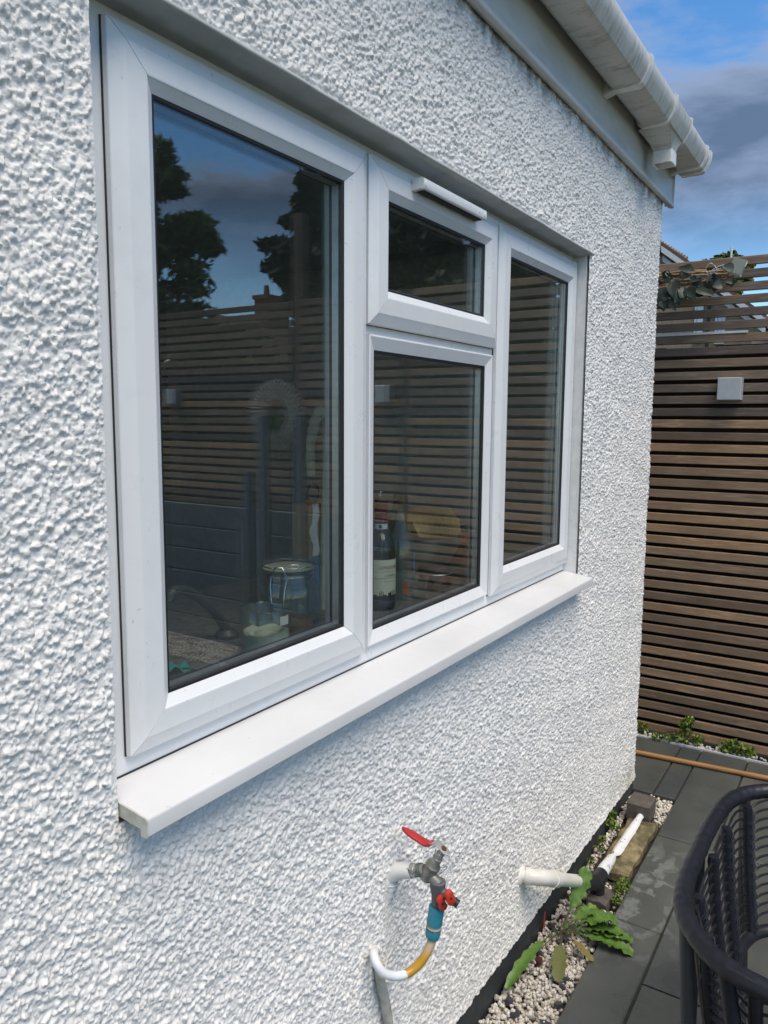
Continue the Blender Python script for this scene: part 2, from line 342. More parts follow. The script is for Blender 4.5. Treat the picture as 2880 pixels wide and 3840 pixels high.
def mk_hose():
    m, nt, b = new_mat('yellow_hose_part_painted_white')
    g = N(nt, 'ShaderNodeNewGeometry'); s = N(nt, 'ShaderNodeSeparateXYZ'); nt.links.new(g.outputs['Position'], s.inputs[0])
    n = noise(nt, 60, 4, 0.65)
    mr = N(nt, 'ShaderNodeMapRange'); mr.inputs['From Min'].default_value = 1.345; mr.inputs['From Max'].default_value = 1.325
    nt.links.new(s.outputs['X'], mr.inputs['Value'])
    f = ramp(nt, math_(nt, 'MULTIPLY', mr.outputs[0], math_(nt, 'SUBTRACT', 1.55, math_(nt, 'MULTIPLY', n, 1.6))), [(0.45, 0), (0.55, 1)])
    yel = ramp(nt, n, [(0.35, (0.50, 0.27, 0.012)), (0.75, (0.40, 0.23, 0.03))])
    c = mix(nt, f, yel, (0.74, 0.76, 0.78))
    mz = N(nt, 'ShaderNodeMapRange'); mz.inputs['From Min'].default_value = 0.565; mz.inputs['From Max'].default_value = 0.59
    nt.links.new(s.outputs['Z'], mz.inputs['Value'])
    mxx = math_(nt, 'GREATER_THAN', s.outputs['X'], 1.35)
    c = mix(nt, math_(nt, 'MULTIPLY', mz.outputs[0], math_(nt, 'MULTIPLY', mxx, 0.8)), c, (0.50, 0.44, 0.33))
    nt.links.new(c, b.inputs['Base Color']); b.inputs['Roughness'].default_value = 0.35
    return m
MAT['hose'] = mk_hose()
MAT['wallpipe'] = simple('stained_white_pipe', (0.52, 0.51, 0.46), 0.55, (0.32, 0.29, 0.20), 30, 0.42, 0.68)
MAT['wire'] = simple('green_wire', (0.05, 0.09, 0.06), 0.5)
MAT['chrome'] = simple('stainless_steel', (0.62, 0.63, 0.64), 0.12, metal=1.0)
MAT['tube'] = simple('brushed_dark_steel', (0.17, 0.165, 0.155), 0.38, metal=1.0)
MAT['lampmetal'] = simple('satin_grey_lamp', (0.52, 0.55, 0.56), 0.4, (0.48, 0.5, 0.5), 30, metal=0.2)
MAT['whiteplastic'] = simple('white_plastic', (0.72, 0.73, 0.72), 0.4)
MAT['tanrender'] = simple('buff_pebbledash', (0.34, 0.25, 0.155), 0.9, (0.26, 0.19, 0.12), 12, bmp=(25, 0.6, 0.02))
MAT['winglass'] = simple('far_window_glass', (0.25, 0.34, 0.45), 0.08, spec=1.0)
MAT['brick'] = simple('red_brick', (0.20, 0.085, 0.055), 0.85, (0.15, 0.07, 0.05), 30)
MAT['wreath'] = simple('grey_willow_wreath', (0.60, 0.59, 0.55), 0.7)
MAT['lawn'] = simple('ground_earth', (0.06, 0.065, 0.035), 0.95, (0.045, 0.06, 0.022), 1.2)
MAT['wax'] = simple('cream_wax', (0.62, 0.62, 0.50), 0.6)
MAT['teal'] = simple('teal_cloth', (0.02, 0.26, 0.23), 0.8)
MAT['card'] = simple('brown_card', (0.34, 0.24, 0.14), 0.8)
MAT['bluecard'] = simple('blue_card', (0.09, 0.19, 0.34), 0.6)
MAT['paper'] = simple('torn_white_paper', (0.66, 0.67, 0.66), 0.8)
MAT['label'] = simple('cream_label', (0.66, 0.66, 0.50), 0.6, (0.62, 0.62, 0.47), 20)
MAT['ink'] = simple('dark_ink', (0.02, 0.022, 0.025), 0.6)
MAT['redink'] = simple('red_ink', (0.30, 0.06, 0.045), 0.6)
MAT['foil'] = simple('burgundy_foil', (0.13, 0.012, 0.028), 0.4)
MAT['sponge'] = simple('yellow_sponge', (0.40, 0.29, 0.12), 0.9, (0.30, 0.22, 0.09), 60)
MAT['bowl'] = simple('brushed_metal_bowl', (0.50, 0.49, 0.46), 0.3, metal=0.6)
MAT['orange'] = simple('orange_plastic', (0.46, 0.11, 0.045), 0.5)
MAT['cork'] = simple('cream_rubber', (0.50, 0.50, 0.38), 0.6)

# ------------------------------------------------------------------ mesh helpers
class MB:
    def __init__(s): s.v = []; s.f = []; s.mi = []
    def add(s, vs, fs, mi=0):
        o = len(s.v); s.v.extend([tuple(p) for p in vs]); s.f.extend([tuple(i + o for i in q) for q in fs]); s.mi.extend([mi] * len(fs)); return s
    def box(s, x0, x1, y0, y1, z0, z1, mi=0):
        v = [(x, y, z) for z in (z0, z1) for y in (y0, y1) for x in (x0, x1)]
        return s.add(v, [(0, 2, 3, 1), (4, 5, 7, 6), (0, 1, 5, 4), (2, 6, 7, 3), (0, 4, 6, 2), (1, 3, 7, 5)], mi)
    def obox(s, c, ax, ay, az, mi=0):
        c = Vector(c); ax, ay, az = Vector(ax), Vector(ay), Vector(az)
        v = [c + ax * i + ay * j + az * k for k in (-1, 1) for j in (-1, 1) for i in (-1, 1)]
        return s.add(v, [(0, 2, 3, 1), (4, 5, 7, 6), (0, 1, 5, 4), (2, 6, 7, 3), (0, 4, 6, 2), (1, 3, 7, 5)], mi)
    def prism(s, a, b, mi=0):
        """two polygons with the same count, joined and capped"""
        n = len(a); fs = [(i, (i + 1) % n, n + (i + 1) % n, n + i) for i in range(n)]
        fs += [tuple(reversed(range(n))), tuple(range(n, 2 * n))]
        return s.add(list(a) + list(b), fs, mi)
    def loft(s, rings, mi=0, caps=True, closed=True):
        n = len(rings[0]); v = [p for r in rings for p in r]; fs = []
        for k in range(len(rings) - 1):
            for i in range(n if closed else n - 1):
                j = (i + 1) % n; fs.append((k * n + i, k * n + j, (k + 1) * n + j, (k + 1) * n + i))
        if caps: fs += [tuple(reversed(range(n))), tuple((len(rings) - 1) * n + i for i in range(n))]
        return s.add(v, fs, mi)
    def tube(s, path, rad, n=10, mi=0, caps=True):
        P = [Vector(p) for p in path]; m = len(P)
        rads = rad if hasattr(rad, '__len__') else [rad] * m
        T = [(P[min(i + 1, m - 1)] - P[max(i - 1, 0)]).normalized() for i in range(m)]
        a = Vector((0, 0, 1)) if abs(T[0].z) < 0.9 else Vector((1, 0, 0))
        u = T[0].cross(a).normalized(); rings = []
        for i in range(m):
            u = (u - T[i] * u.dot(T[i])).normalized(); w = T[i].cross(u)
            rings.append([P[i] + (u * math.cos(2 * math.pi * k / n) + w * math.sin(2 * math.pi * k / n)) * rads[i] for k in range(n)])
        return s.loft(rings, mi, caps)
    def lathe(s, prof, c, axis=(0, 0, 1), n=24, mi=0, caps=True):
        axis = Vector(axis).normalized(); c = Vector(c)
        a = Vector((1, 0, 0)) if abs(axis.x) < 0.9 else Vector((0, 1, 0))
        u = axis.cross(a).normalized(); w = axis.cross(u)
        rings = [[c + axis * h + (u * math.cos(2 * math.pi * k / n) + w * math.sin(2 * math.pi * k / n)) * r for k in range(n)] for r, h in prof]
        return s.loft(rings, mi, caps)
    def grid(s, rows, mi=0):
        return s.loft(rows, mi, False, False)
    def ell(s, c, r, n=10, m=7, rot=None, mi=0):
        c = Vector(c); rings = []
        for i in range(m + 1):
            t = math.pi * (0.02 + 0.96 * i / m)
            ring = []
            for k in range(n):
                p = Vector((r[0] * math.sin(t) * math.cos(2 * math.pi * k / n), r[1] * math.sin(t) * math.sin(2 * math.pi * k / n), -r[2] * math.cos(t)))
                ring.append(c + (rot @ p if rot else p))
            rings.append(ring)
        return s.loft(rings, mi)
    def mesh(s, name, mats, smooth=None):
        me = bpy.data.meshes.new(name); me.from_pydata(s.v, [], s.f)
        for m in (mats if isinstance(mats, (list, tuple)) else [mats]): me.materials.append(m)
        if any(s.mi): me.polygons.foreach_set('material_index', s.mi)
        bm = bmesh.new(); bm.from_mesh(me); bmesh.ops.recalc_face_normals(bm, faces=bm.faces); bm.to_mesh(me); bm.free()
        if smooth is not None:
            me.polygons.foreach_set('use_smooth', [True] * len(me.polygons)); me.set_sharp_from_angle(angle=R(smooth))
        me.update(); return me
def spline(pts, n):
    P = [Vector(p) for p in pts]; out = []
    seg = len(P) - 1
    for i in range(n + 1):
        t = i / n * seg; k = min(int(t), seg - 1); f = t - k
        p0, p1, p2, p3 = P[max(k - 1, 0)], P[k], P[k + 1], P[min(k + 2, seg)]
        out.append(0.5 * ((2 * p1) + (p2 - p0) * f + (2 * p0 - 5 * p1 + 4 * p2 - p3) * f * f + (3 * p1 - p0 - 3 * p2 + p3) * f ** 3))
    return out
def tags(o, label=None, cat=None, group=None, kind=None):
    for k, v in (('label', label), ('category', cat), ('group', group), ('kind', kind)):
        if v: o[k] = v
    return o
def thing(name, label, cat, loc=(0, 0, 0), group=None, kind=None):
    o = bpy.data.objects.new(name, None); o.empty_display_size = 0.1; o.location = loc; col.objects.link(o)
    return tags(o, label, cat, group, kind)
def part(name, mb, mats, parent, smooth=None, label=None, kind=None):
    me = mb.mesh(name, mats, smooth) if isinstance(mb, MB) else mb
    o = bpy.data.objects.new(name, me); col.objects.link(o)
    if parent is not None:
        o.parent = parent
        if parent.parent is None: o.location = -Vector(parent.location)
    return tags(o, label, None, None, kind)
def solo(name, mb, mats, label, cat, smooth=None, group=None, kind=None):
    c = Vector((0, 0, 0)); lo = Vector(np.min(np.array(mb.v), 0)); hi = Vector(np.max(np.array(mb.v), 0))
    c = Vector(((lo.x + hi.x) / 2, (lo.y + hi.y) / 2, lo.z))
    mb.v = [tuple(Vector(p) - c) for p in mb.v]
    o = bpy.data.objects.new(name, mb.mesh(name, mats, smooth)); o.location = c; col.objects.link(o)
    return tags(o, label, cat, group, kind)

# ------------------------------------------------------------------ ground and paving
W = 0.865                        # wall face
ground = solo('ground', MB().box(-500, 500, -500, 500, -0.6, -0.052), MAT['lawn'], None, None, kind='structure')
patio = thing('patio', None, None, (2.5, 0, -0.05), kind='structure')
part('mortar_bed', MB().box(-1.5, 4.225, -4.6, 0.673, -0.05, -0.012).box(3.587, 4.225, 0.673, 2.2, -0.05, -0.012), MAT['soil'], patio)
slab_n = [0]
def slab(x0, x1, y0, y1):
    g = 0.0035; t = 0.004
    x0 += g; x1 -= g; y0 += g; y1 -= g
    dz = random.uniform(-0.0012, 0.0012)
    b = MB()
    lo = [(x0, y0, -0.03), (x1, y0, -0.03), (x1, y1, -0.03), (x0, y1, -0.03)]
    md = [(p[0], p[1], -t + dz) for p in lo]
    tp = [(x0 + t, y0 + t, dz), (x1 - t, y0 + t, dz), (x1 - t, y1 - t, dz), (x0 + t, y1 - t, dz)]
    b.loft([lo, md, tp])
    part('slab', b, MAT['slab'], patio)
for x0, x1 in ((0.6, 1.27), (1.27, 1.92), (1.92, 2.574), (2.574, 3.226)): slab(x0, x1, 0.503, 0.673)
for x0, x1 in ((0.35, 1.0), (1.0, 1.65), (1.65, 2.30), (2.30, 2.95), (2.95, 3.226)): slab(x0, x1, -0.10, 0.503)
slab(3.226, 4.225, 0.447, 0.673); slab(3.587, 4.225, 0.673, 0.775)
slab(3.226, 4.225, -0.17, 0.447); slab(3.587, 4.225, 0.775, 1.42); slab(3.587, 4.225, 1.42, 2.1)
yy = -0.10
for r_ in range(7):
    xx = 0.2 if r_ % 2 else 0.5
    while xx < 3.2: slab(xx, min(xx + 0.65, 3.226), yy - 0.6, yy); xx += 0.65
    slab(3.226, 4.225, (-0.17 - 0.62 * r_) - 0.62, -0.17 - 0.62 * r_)
    yy -= 0.6
# ------------------------------------------------------------------ gravel
ICO_V = None
def ico():
    global ICO_V
    bm = bmesh.new(); bmesh.ops.create_icosphere(bm, subdivisions=1, radius=1)
    v = np.array([x.co[:] for x in bm.verts]); f = np.array([[x.index for x in q.verts] for q in bm.faces]); bm.free(); return v, f
IV, IF = ico()
def pebble_mesh(name, pts, size, flat, mat):
    n = len(pts)
    sc = np.stack([RNG.uniform(*size, n), RNG.uniform(*size, n) * 0.8, RNG.uniform(*size, n) * flat], 1)
    V = IV[None] * (1 + RNG.normal(0, 0.13, (n, len(IV), 1))) * sc[:, None]
    q = RNG.normal(0, 1, (n, 4)); q[:, 1:3] *= 0.55 if flat < 0.7 else 1.0
    q /= np.linalg.norm(q, axis=1, keepdims=True); w, x, y, z = q.T
    Rm = np.stack([np.stack([1 - 2 * (y * y + z * z), 2 * (x * y - z * w), 2 * (x * z + y * w)], 1),
                   np.stack([2 * (x * y + z * w), 1 - 2 * (x * x + z * z), 2 * (y * z - x * w)], 1),
                   np.stack([2 * (x * z - y * w), 2 * (y * z + x * w), 1 - 2 * (x * x + y * y)], 1)], 1)
    V = np.einsum('nij,nkj->nki', Rm, V) + np.asarray(pts)[:, None]
    F = (IF[None] + (np.arange(n) * len(IV))[:, None, None]).reshape(-1, 3)
    me = bpy.data.meshes.new(name); me.from_pydata(V.reshape(-1, 3).tolist(), [], F.tolist()); me.materials.append(mat); me.update()
    return me
bed = thing('gravel_bed', None, None, (2.6, 0.77, -0.05), kind='structure')
part('bed_soil', MB().box(0.6, 3.586, 0.674, 0.90, -0.07, -0.042), MAT['soil'], bed)
def in_gap(x, y):
    return (2.80 < x < 3.36 and 0.672 < y < 0.835) or (3.30 < x < 3.43 and 0.72 < y < 0.84) or (2.60 < x < 2.83 and random.random() < 0.75)
pts = []
while len(pts) < 5200:
    x, y = random.uniform(1.1, 3.58), random.uniform(0.682, 0.862)
    if in_gap(x, y): continue
    pts.append((x, y, random.uniform(-0.045, -0.020) if len(pts) % 5 else random.uniform(-0.024, -0.008)))
gv = part('gravel', pebble_mesh('gravel', pts, (0.0055, 0.0105), 0.8, MAT['gravel']), None, bed, kind='stuff')
chip = MB()
for k in range(46):
    x, y = random.uniform(1.45, 3.0), random.uniform(0.69, 0.85)
    if in_gap(x, y): continue
    rot = Matrix.Rotation(random.uniform(0, 6.28), 3, 'Z') @ Matrix.Rotation(random.uniform(-0.5, 0.5), 3, 'X')
    a, b_ = random.uniform(0.010, 0.021), random.uniform(0.008, 0.014)
    n = 6; ring = [Vector((a * math.cos(6.283 * i / n) * random.uniform(0.75, 1.15), b_ * math.sin(6.283 * i / n) * random.uniform(0.75, 1.15), 0)) for i in range(n)]
    c = Vector((x, y, -0.010)); h = Vector((0, 0, random.uniform(0.004, 0.008)))
    mb = MB().loft([[c + rot @ (p - h) for p in ring], [c + rot @ (p * 0.92 + h) for p in ring]])
    part('slate_chip', mb, MAT['redchip'] if k % 9 == 4 else MAT['slatechip'], bed)
# gravel strip by the fence and by the water feature
pts = [(random.uniform(4.235, 4.30), random.uniform(-3.4, 1.6), random.uniform(-0.03, 0.004)) for _ in range(2600)]
pts += [(random.uniform(3.80, 4.19), random.uniform(-3.0, -1.45), random.uniform(0.0, 0.02)) for _ in range(2400)]
gs = part('fence_gravel', pebble_mesh('fence_gravel', pts, (0.006, 0.012), 0.8, MAT['gravel']), None, None, kind='stuff')
tags(gs, 'white gravel lying along the foot of the slatted fence', 'gravel')
solo('edging_strip', MB().box(4.226, 4.234, -3.0, 1.7, -0.05, 0.006), MAT['whiteplastic'], 'thin white edging strip between the slate paving and fence gravel', 'edging')

# ------------------------------------------------------------------ house
house = thing('house', 'white pebbledashed house wall with a white three pane window', 'house', (2.0, 1.5, 0))
OX0, OX1, OZ0, OZ1 = 0.664, 2.641, 1.166, 2.300       # opening
core = MB()
yb0, yb1 = W + 0.008, 1.0
core.box(-3.0, OX0, yb0, yb1, 0.12, 2.74); core.box(OX1, 3.605, yb0, yb1, 0.12, 2.74)
core.box(OX0, OX1, yb0, yb1, 0.12, OZ0); core.box(OX0, OX1, yb0, yb1, OZ1 + 0.004, 2.74)
core.box(3.50, 3.605, yb1, 4.0, 0.0, 2.74)
part('wall', core, MAT['wallpaint'], house)
part('plinth', MB().prism([(-3, W + 0.012, -0.2), (-3, W + 0.002, 0.0), (-3, W + 0.004, 0.155), (-3, 1.0, 0.155), (-3, 1.0, -0.2)],
     [(3.588, W + 0.012, -0.2), (3.588, W + 0.002, 0.0), (3.588, W + 0.004, 0.075), (3.588, 1.0, 0.075), (3.588, 1.0, -0.2)])
     .box(3.50, 3.588, 1.0, 4.0, -0.2, 0.075), MAT['plinth'], house)

# pebbledash: a stone-by-stone height field (every chip is a facetted bump)
def pebbledash():
    a, d0 = 0.00118, 0.00132
    nf = int(math.log((d0 + a * (3.60 - 0.40)) / d0) / a)
    i = np.arange(nf + 1)
    xf = 0.40 + d0 / a * (np.exp(a * i) - 1)
    xs = np.concatenate([np.arange(-0.3, 0.40, 0.006), xf[xf < 3.605], np.arange(3.608, 3.76, 0.006)])
    DZ = 0.0020; zs = np.arange(0.040, 2.712, DZ)
    nx, nz_ = len(xs), len(zs)
    Hh = np.zeros((nx, nz_), np.float32)
    # base undulation
    gx, gz = np.meshgrid(xs, zs, indexing='ij')
    for k in range(14):
        ang = RNG.uniform(0, 6.28); fr = RNG.uniform(8, 75); Hh += (0.0011 * 20 / (fr + 14)) * np.sin(fr * (gx * math.cos(ang) + gz * math.sin(ang)) + RNG.uniform(0, 6.28)).astype(np.float32)
    base = Hh.copy()
    def stamp(n, rmin, rmax, hmin, hmax, power=2.2):
        px = RNG.uniform(xs[0] + 0.01, xs[-1] - 0.01, n); pz = RNG.uniform(zs[0], zs[-1], n)
        keep = ~((px > OX0 + 0.012) & (px < OX1 - 0.012) & (pz > OZ0 + 0.01) & (pz < OZ1 - 0.0))
        # patchy spread, as thrown by hand
        dens = 0.5 + 0.5 * np.sin(px * 9 + 3 * np.sin(pz * 7)) * np.sin(pz * 11 + 2 * np.sin(px * 6))
        keep &= RNG.uniform(0, 1, n) < 0.72 + 0.28 * dens
        px, pz = px[keep], pz[keep]; n = len(px)
        r = rmin + (rmax - rmin) * RNG.uniform(0, 1, n) ** power
        asp = RNG.uniform(0.55, 1.0, n); th = RNG.uniform(0, math.pi, n)
        h = RNG.uniform(hmin, hmax, n) * (0.6 + 0.4 * r / rmax); tx = RNG.normal(0, 0.42, n); tz = RNG.normal(0, 0.42, n)
        K = 6
        fa = (np.arange(K) / K * 2 * math.pi)[:, None] + RNG.normal(0, 0.28, (K, n)); fd = RNG.uniform(0.72, 1.05, (K, n))
        ci = np.rint(np.interp(px, xs, np.arange(nx))).astype(int); ck = np.rint((pz - zs[0]) / DZ).astype(int)
        ct, st = np.cos(th), np.sin(th)
        wi = int(rmax / d0) + 1; wk = int(rmax / DZ) + 1
        b0 = base[np.clip(ci, 0, nx - 1), np.clip(ck, 0, nz_ - 1)]
        for di in range(-wi, wi + 1):
            ii = ci + di; okc = (ii >= 0) & (ii < nx); iic = np.clip(ii, 0, nx - 1)
            ex = xs[iic] - px
            near = okc & (np.abs(ex) < r * 1.15)
            if not near.any(): continue
            for dk in range(-wk, wk + 1):
                kk = ck + dk
                ok = near & (kk >= 0) & (kk < nz_)
                ez = zs[np.clip(kk, 0, nz_ - 1)] - pz
                ok &= (ex * ex + ez * ez) < (r * 1.15) ** 2
                s = np.nonzero(ok)[0]
                if len(s) == 0: continue
                e_x, e_z = ex[s], ez[s]
                u = (e_x * ct[s] + e_z * st[s]) / r[s]; v = (-e_x * st[s] + e_z * ct[s]) / (r[s] * asp[s])
                rr = np.zeros(len(s))
                for j in range(K): np.maximum(rr, (u * np.cos(fa[j, s]) + v * np.sin(fa[j, s])) / fd[j, s], out=rr)
                round_ = np.sqrt(u * u + v * v)
                rr = 0.6 * rr + 0.4 * round_
                hh = np.minimum(1.0, 3.6 * (1 - rr)); ok2 = hh > 0
                hv = h[s] * (1 - (1 - np.clip(hh, 0, 1)) ** 2) + (tx[s] * e_x + tz[s] * e_z) * np.clip(hh, 0, 1) - 0.0012 * round_ ** 2
                np.maximum.at(Hh, (iic[s][ok2], kk[s][ok2]), (b0[s] + hv)[ok2].astype(np.float32))
    A = (xs[-1] - xs[0]) * (zs[-1] - zs[0])
    stamp(int(A * 34000), 0.0016, 0.0034, 0.0009, 0.0024)
    stamp(int(A * 24000), 0.0030, 0.0074, 0.0017, 0.0048, 1.7)
    stamp(int(A * 2600), 0.0060, 0.0095, 0.0030, 0.0060)
    stamp(int(A * 9000), 0.0018, 0.0036, 0.0030, 0.0050)
    # paint film: one light blur
    B = Hh.copy()
    B[1:-1, 1:-1] = (8 * Hh[1:-1, 1:-1] + 0.45 * (Hh[:-2, 1:-1] + Hh[2:, 1:-1] + Hh[1:-1, :-2] + Hh[1:-1, 2:])) / 9.8
    Hh = B
    # calmer, trowelled margin round the opening
    dxo = np.maximum(np.maximum(OX0 - gx, gx - OX1), 0); dzo = np.maximum(np.maximum(OZ0 - gz, gz - (OZ1 + 0.012)), 0)
    do = np.sqrt(dxo ** 2 + dzo ** 2)
    wob = 0.004 + 0.003 * np.sin(gz * 31 + np.sin(gz * 77)) + 0.002 * np.sin(gz * 143 + gx * 30)
    Hh *= np.clip((do - wob * 0.4) / np.maximum(wob, 0.002), 0.25, 1.0).astype(np.float32)
    # scar beside the tap pipe, and a ragged foot
    Hh *= (1 - 0.75 * np.exp(-(((gx - 1.385) / 0.022) ** 2 + ((gz - 0.66) / 0.085) ** 2))).astype(np.float32)
    zf = 0.100 - 0.0256 * (np.clip(gx, 0, 3.6) - 1.8); foot = np.clip((gz - zf) / 0.02, 0, 1).astype(np.float32)
    # positions, wrapping round the corner with a small radius
    XC, rad = 3.606, 0.018
    s = xs; ang = np.clip((s - (XC - rad)) / rad, 0, math.pi / 2)
    X0 = np.where(s < XC - rad, s, XC - rad + rad * np.sin(ang))
    Y0 = np.where(s < XC - rad, W, W + rad * (1 - np.cos(ang))) + np.clip(s - (XC - rad + rad * math.pi / 2), 0, None)
    nxv, nyv = np.sin(ang), -np.cos(ang)
    hh = Hh * (0.6 + 0.4 * foot) + 0.006 * (np.clip(1 - (gz - zf) / 0.05, 0, 1)) ** 2    # bell-cast drip at the foot
    V = np.stack([X0[:, None] + nxv[:, None] * hh, Y0[:, None] + nyv[:, None] * hh, gz + 0 * hh], -1).reshape(-1, 3)
    ii, kk = np.meshgrid(np.arange(nx - 1), np.arange(nz_ - 1), indexing='ij')
    cxm = 0.5 * (xs[:-1] + xs[1:])[ii]; czm = 0.5 * (zs[:-1] + zs[1:])[kk]
    keep = ~((cxm > OX0) & (cxm < OX1) & (czm > OZ0 + 0.004) & (czm < OZ1 + 0.008))
    keep &= czm > 0.100 - 0.0256 * (np.clip(cxm, 0, 3.6) - 1.8) + 0.003 * np.sin(cxm * 90 + 2 * np.sin(cxm * 37))
    ii, kk = ii[keep], kk[keep]
    F = np.stack([ii * nz_ + kk, (ii + 1) * nz_ + kk, (ii + 1) * nz_ + kk + 1, ii * nz_ + kk + 1], 1).astype(np.int32)
    used = np.zeros(len(V), bool); used[F.ravel()] = True
    remap = np.cumsum(used) - 1; V = V[used]; F = remap[F].astype(np.int32)
    me = bpy.data.meshes.new('pebbledash')
    me.vertices.add(len(V)); me.vertices.foreach_set('co', V.astype(np.float32).ravel())
    me.loops.add(F.size); me.loops.foreach_set('vertex_index', F.ravel())
    me.polygons.add(len(F)); me.polygons.foreach_set('loop_start', np.arange(0, F.size, 4, dtype=np.int32))
    me.polygons.foreach_set('use_smooth', np.ones(len(F), bool))
    me.update(calc_edges=True); me.materials.append(MAT['render'])
    return me
part('pebbledash', pebbledash(), None, house, kind='stuff')

# bell-cast head over the window: soffit and rounded drip nose
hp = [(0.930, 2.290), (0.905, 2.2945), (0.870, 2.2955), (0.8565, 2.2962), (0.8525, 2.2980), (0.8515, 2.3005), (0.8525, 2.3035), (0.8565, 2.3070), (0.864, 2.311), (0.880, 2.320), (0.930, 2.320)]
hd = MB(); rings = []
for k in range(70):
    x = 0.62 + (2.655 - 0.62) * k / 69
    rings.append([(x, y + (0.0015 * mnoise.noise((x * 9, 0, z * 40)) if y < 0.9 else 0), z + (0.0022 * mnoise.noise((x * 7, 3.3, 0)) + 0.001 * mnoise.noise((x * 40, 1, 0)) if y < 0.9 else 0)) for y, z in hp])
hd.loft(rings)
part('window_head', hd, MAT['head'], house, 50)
# sill
sp_ = [(0.930, 1.2065), (0.920, 1.2062), (0.8135, 1.1918), (0.8115, 1.1908), (0.8103, 1.1892), (0.8098, 1.187), (0.8098, 1.1655), (0.8105, 1.1645), (0.8195, 1.1645), (0.8205, 1.1660), (0.8205, 1.1755), (0.930, 1.188)]
part('sill', MB().prism([(0.6705, y, z) for y, z in sp_], [(2.6365, y, z) for y, z in sp_]), MAT['sill'], house, 28)
ce = [(0.925, 1.2075), (0.8140, 1.1926), (0.8105, 1.1912), (0.8091, 1.188), (0.8090, 1.1655), (0.8110, 1.1637), (0.8215, 1.1637), (0.8222, 1.1745), (0.925, 1.1865)]
part('sill_end_cap', MB().prism([(0.6675, y, z) for y, z in ce], [(0.6703, y, z) for y, z in ce]), MAT['cap'], house)
part('sill_end_cap', MB().prism([(2.6367, y, z) for y, z in ce], [(2.6395, y, z) for y, z in ce]), MAT['sill'], house)

part('sill_joint', MB().box(0.672, 2.635, 0.9170, 0.9195, 1.2050, 1.2082), MAT['gasket'], house)
# window -----------------------------------------------------------
frame = MB()
def ring(mb, x0, x1, z0, z1, prof, gap=0.0):
    """four mitred bars; prof = (inset, y) polygon"""
    g = gap
    def P(u, y, cx, cz, dx=0, dz=0):
        return ((x0 + u if cx == 0 else x1 - u) + dx, y, (z0 + u if cz == 0 else z1 - u) + dz)
    mb.prism([P(u, y, 0, 0, g, 0) for u, y in prof], [P(u, y, 1, 0, -g, 0) for u, y in prof])
    mb.prism([P(u, y, 0, 1, g, 0) for u, y in prof], [P(u, y, 1, 1, -g, 0) for u, y in prof])
    mb.prism([P(u, y, 0, 0, 0, g) for u, y in prof], [P(u, y, 0, 1, 0, -g) for u, y in prof])
    mb.prism([P(u, y, 1, 0, 0, g) for u, y in prof], [P(u, y, 1, 1, 0, -g) for u, y in prof])
    return mb
ring(frame, 0.6655, 2.6395, 1.2067, 2.2945, [(0, 0.960), (0, 0.9205), (0.0015, 0.919), (0.064, 0.919), (0.0655, 0.9205), (0.0655, 0.960)], 0.0002)
frame.box(1.318, 1.392, 0.9193, 0.961, 1.2725, 2.2285); frame.box(1.955, 2.026, 0.9193, 0.961, 1.2725, 2.2285)
frame.box(1.3925, 1.9545, 0.9196, 0.9605, 1.900, 1.965)
window = part('window', frame, MAT['upvc'], house)
SP = [(0, 0.9185), (0, 0.9062), (0.0012, 0.9048), (0.0205, 0.8978), (0.0245, 0.8962), (0.0570, 0.8948), (0.0590, 0.8952), (0.0602, 0.8965), (0.0755, 0.9068), (0.0755, 0.9185)]
def sash(x0, x1, z0, z1):
    part('sash', ring(MB(), x0, x1, z0, z1, SP, 0.0007), MAT['upvc'], window)
    part('weather_seal', ring(MB(), x0, x1, z0, z1, [(-0.0010, 0.9188), (-0.0010, 0.9156), (0.004, 0.9156), (0.004, 0.9188)]), MAT['gasket'], window)
    inner = ring(MB(), x0 + 0.001, x1 - 0.001, z0 + 0.001, z1 - 0.001, [(0, 0.962), (0, 0.9182), (0.0740, 0.9182), (0.0740, 0.948), (0.066, 0.962)])
    part('sash_back', inner, MAT['upvc'], window)
    glaze(x0, x1, z0, z1, 0.0755, 0.9070)
def glaze(x0, x1, z0, z1, u, y):
    part('gasket', ring(MB(), x0, x1, z0, z1, [(u - 0.002, y + 0.0005), (u + 0.0045, y + 0.001), (u + 0.0065, y + 0.0042), (u - 0.002, y + 0.0042)]), MAT['gasket'], window)
    def pane(yy):
        part('pane', MB().box(x0 + u - 0.003, x1 - u + 0.003, yy, yy + 0.004, z0 + u - 0.003, z1 - u + 0.003), MAT['pane'], window)
    pane(y + 0.0045); pane(y + 0.0245)
    part('spacer_bar', ring(MB(), x0, x1, z0, z1, [(u - 0.002, y + 0.0088), (u + 0.0085, y + 0.0088), (u + 0.0085, y + 0.0242), (u - 0.002, y + 0.0242)]), MAT['alu'], window)
    part('gasket', ring(MB(), x0, x1, z0, z1, [(u - 0.002, y + 0.0288), (u + 0.007, y + 0.0288), (u + 0.007, y + 0.032), (u - 0.002, y + 0.032)]), MAT['gasket'], window)
ZT, ZB = 2.2750, 1.2365
sash(0.7220, 1.3465, ZB, ZT); sash(1.3550, 1.9865, 1.9370, ZT); sash(1.9940, 2.6365, ZB, ZT)
bead = [(0, 0.9192), (0, 0.9072), (0.0012, 0.9062), (0.0035, 0.9060), (0.030, 0.9155), (0.030, 0.9192)]
part('glazing_bead', ring(MB(), 1.361, 1.973, 1.2450, 1.9165, bead, 0.0004), MAT['upvc'], window)
glaze(1.361, 1.973, 1.2450, 1.9165, 0.030, 0.9157)
tv = MB()
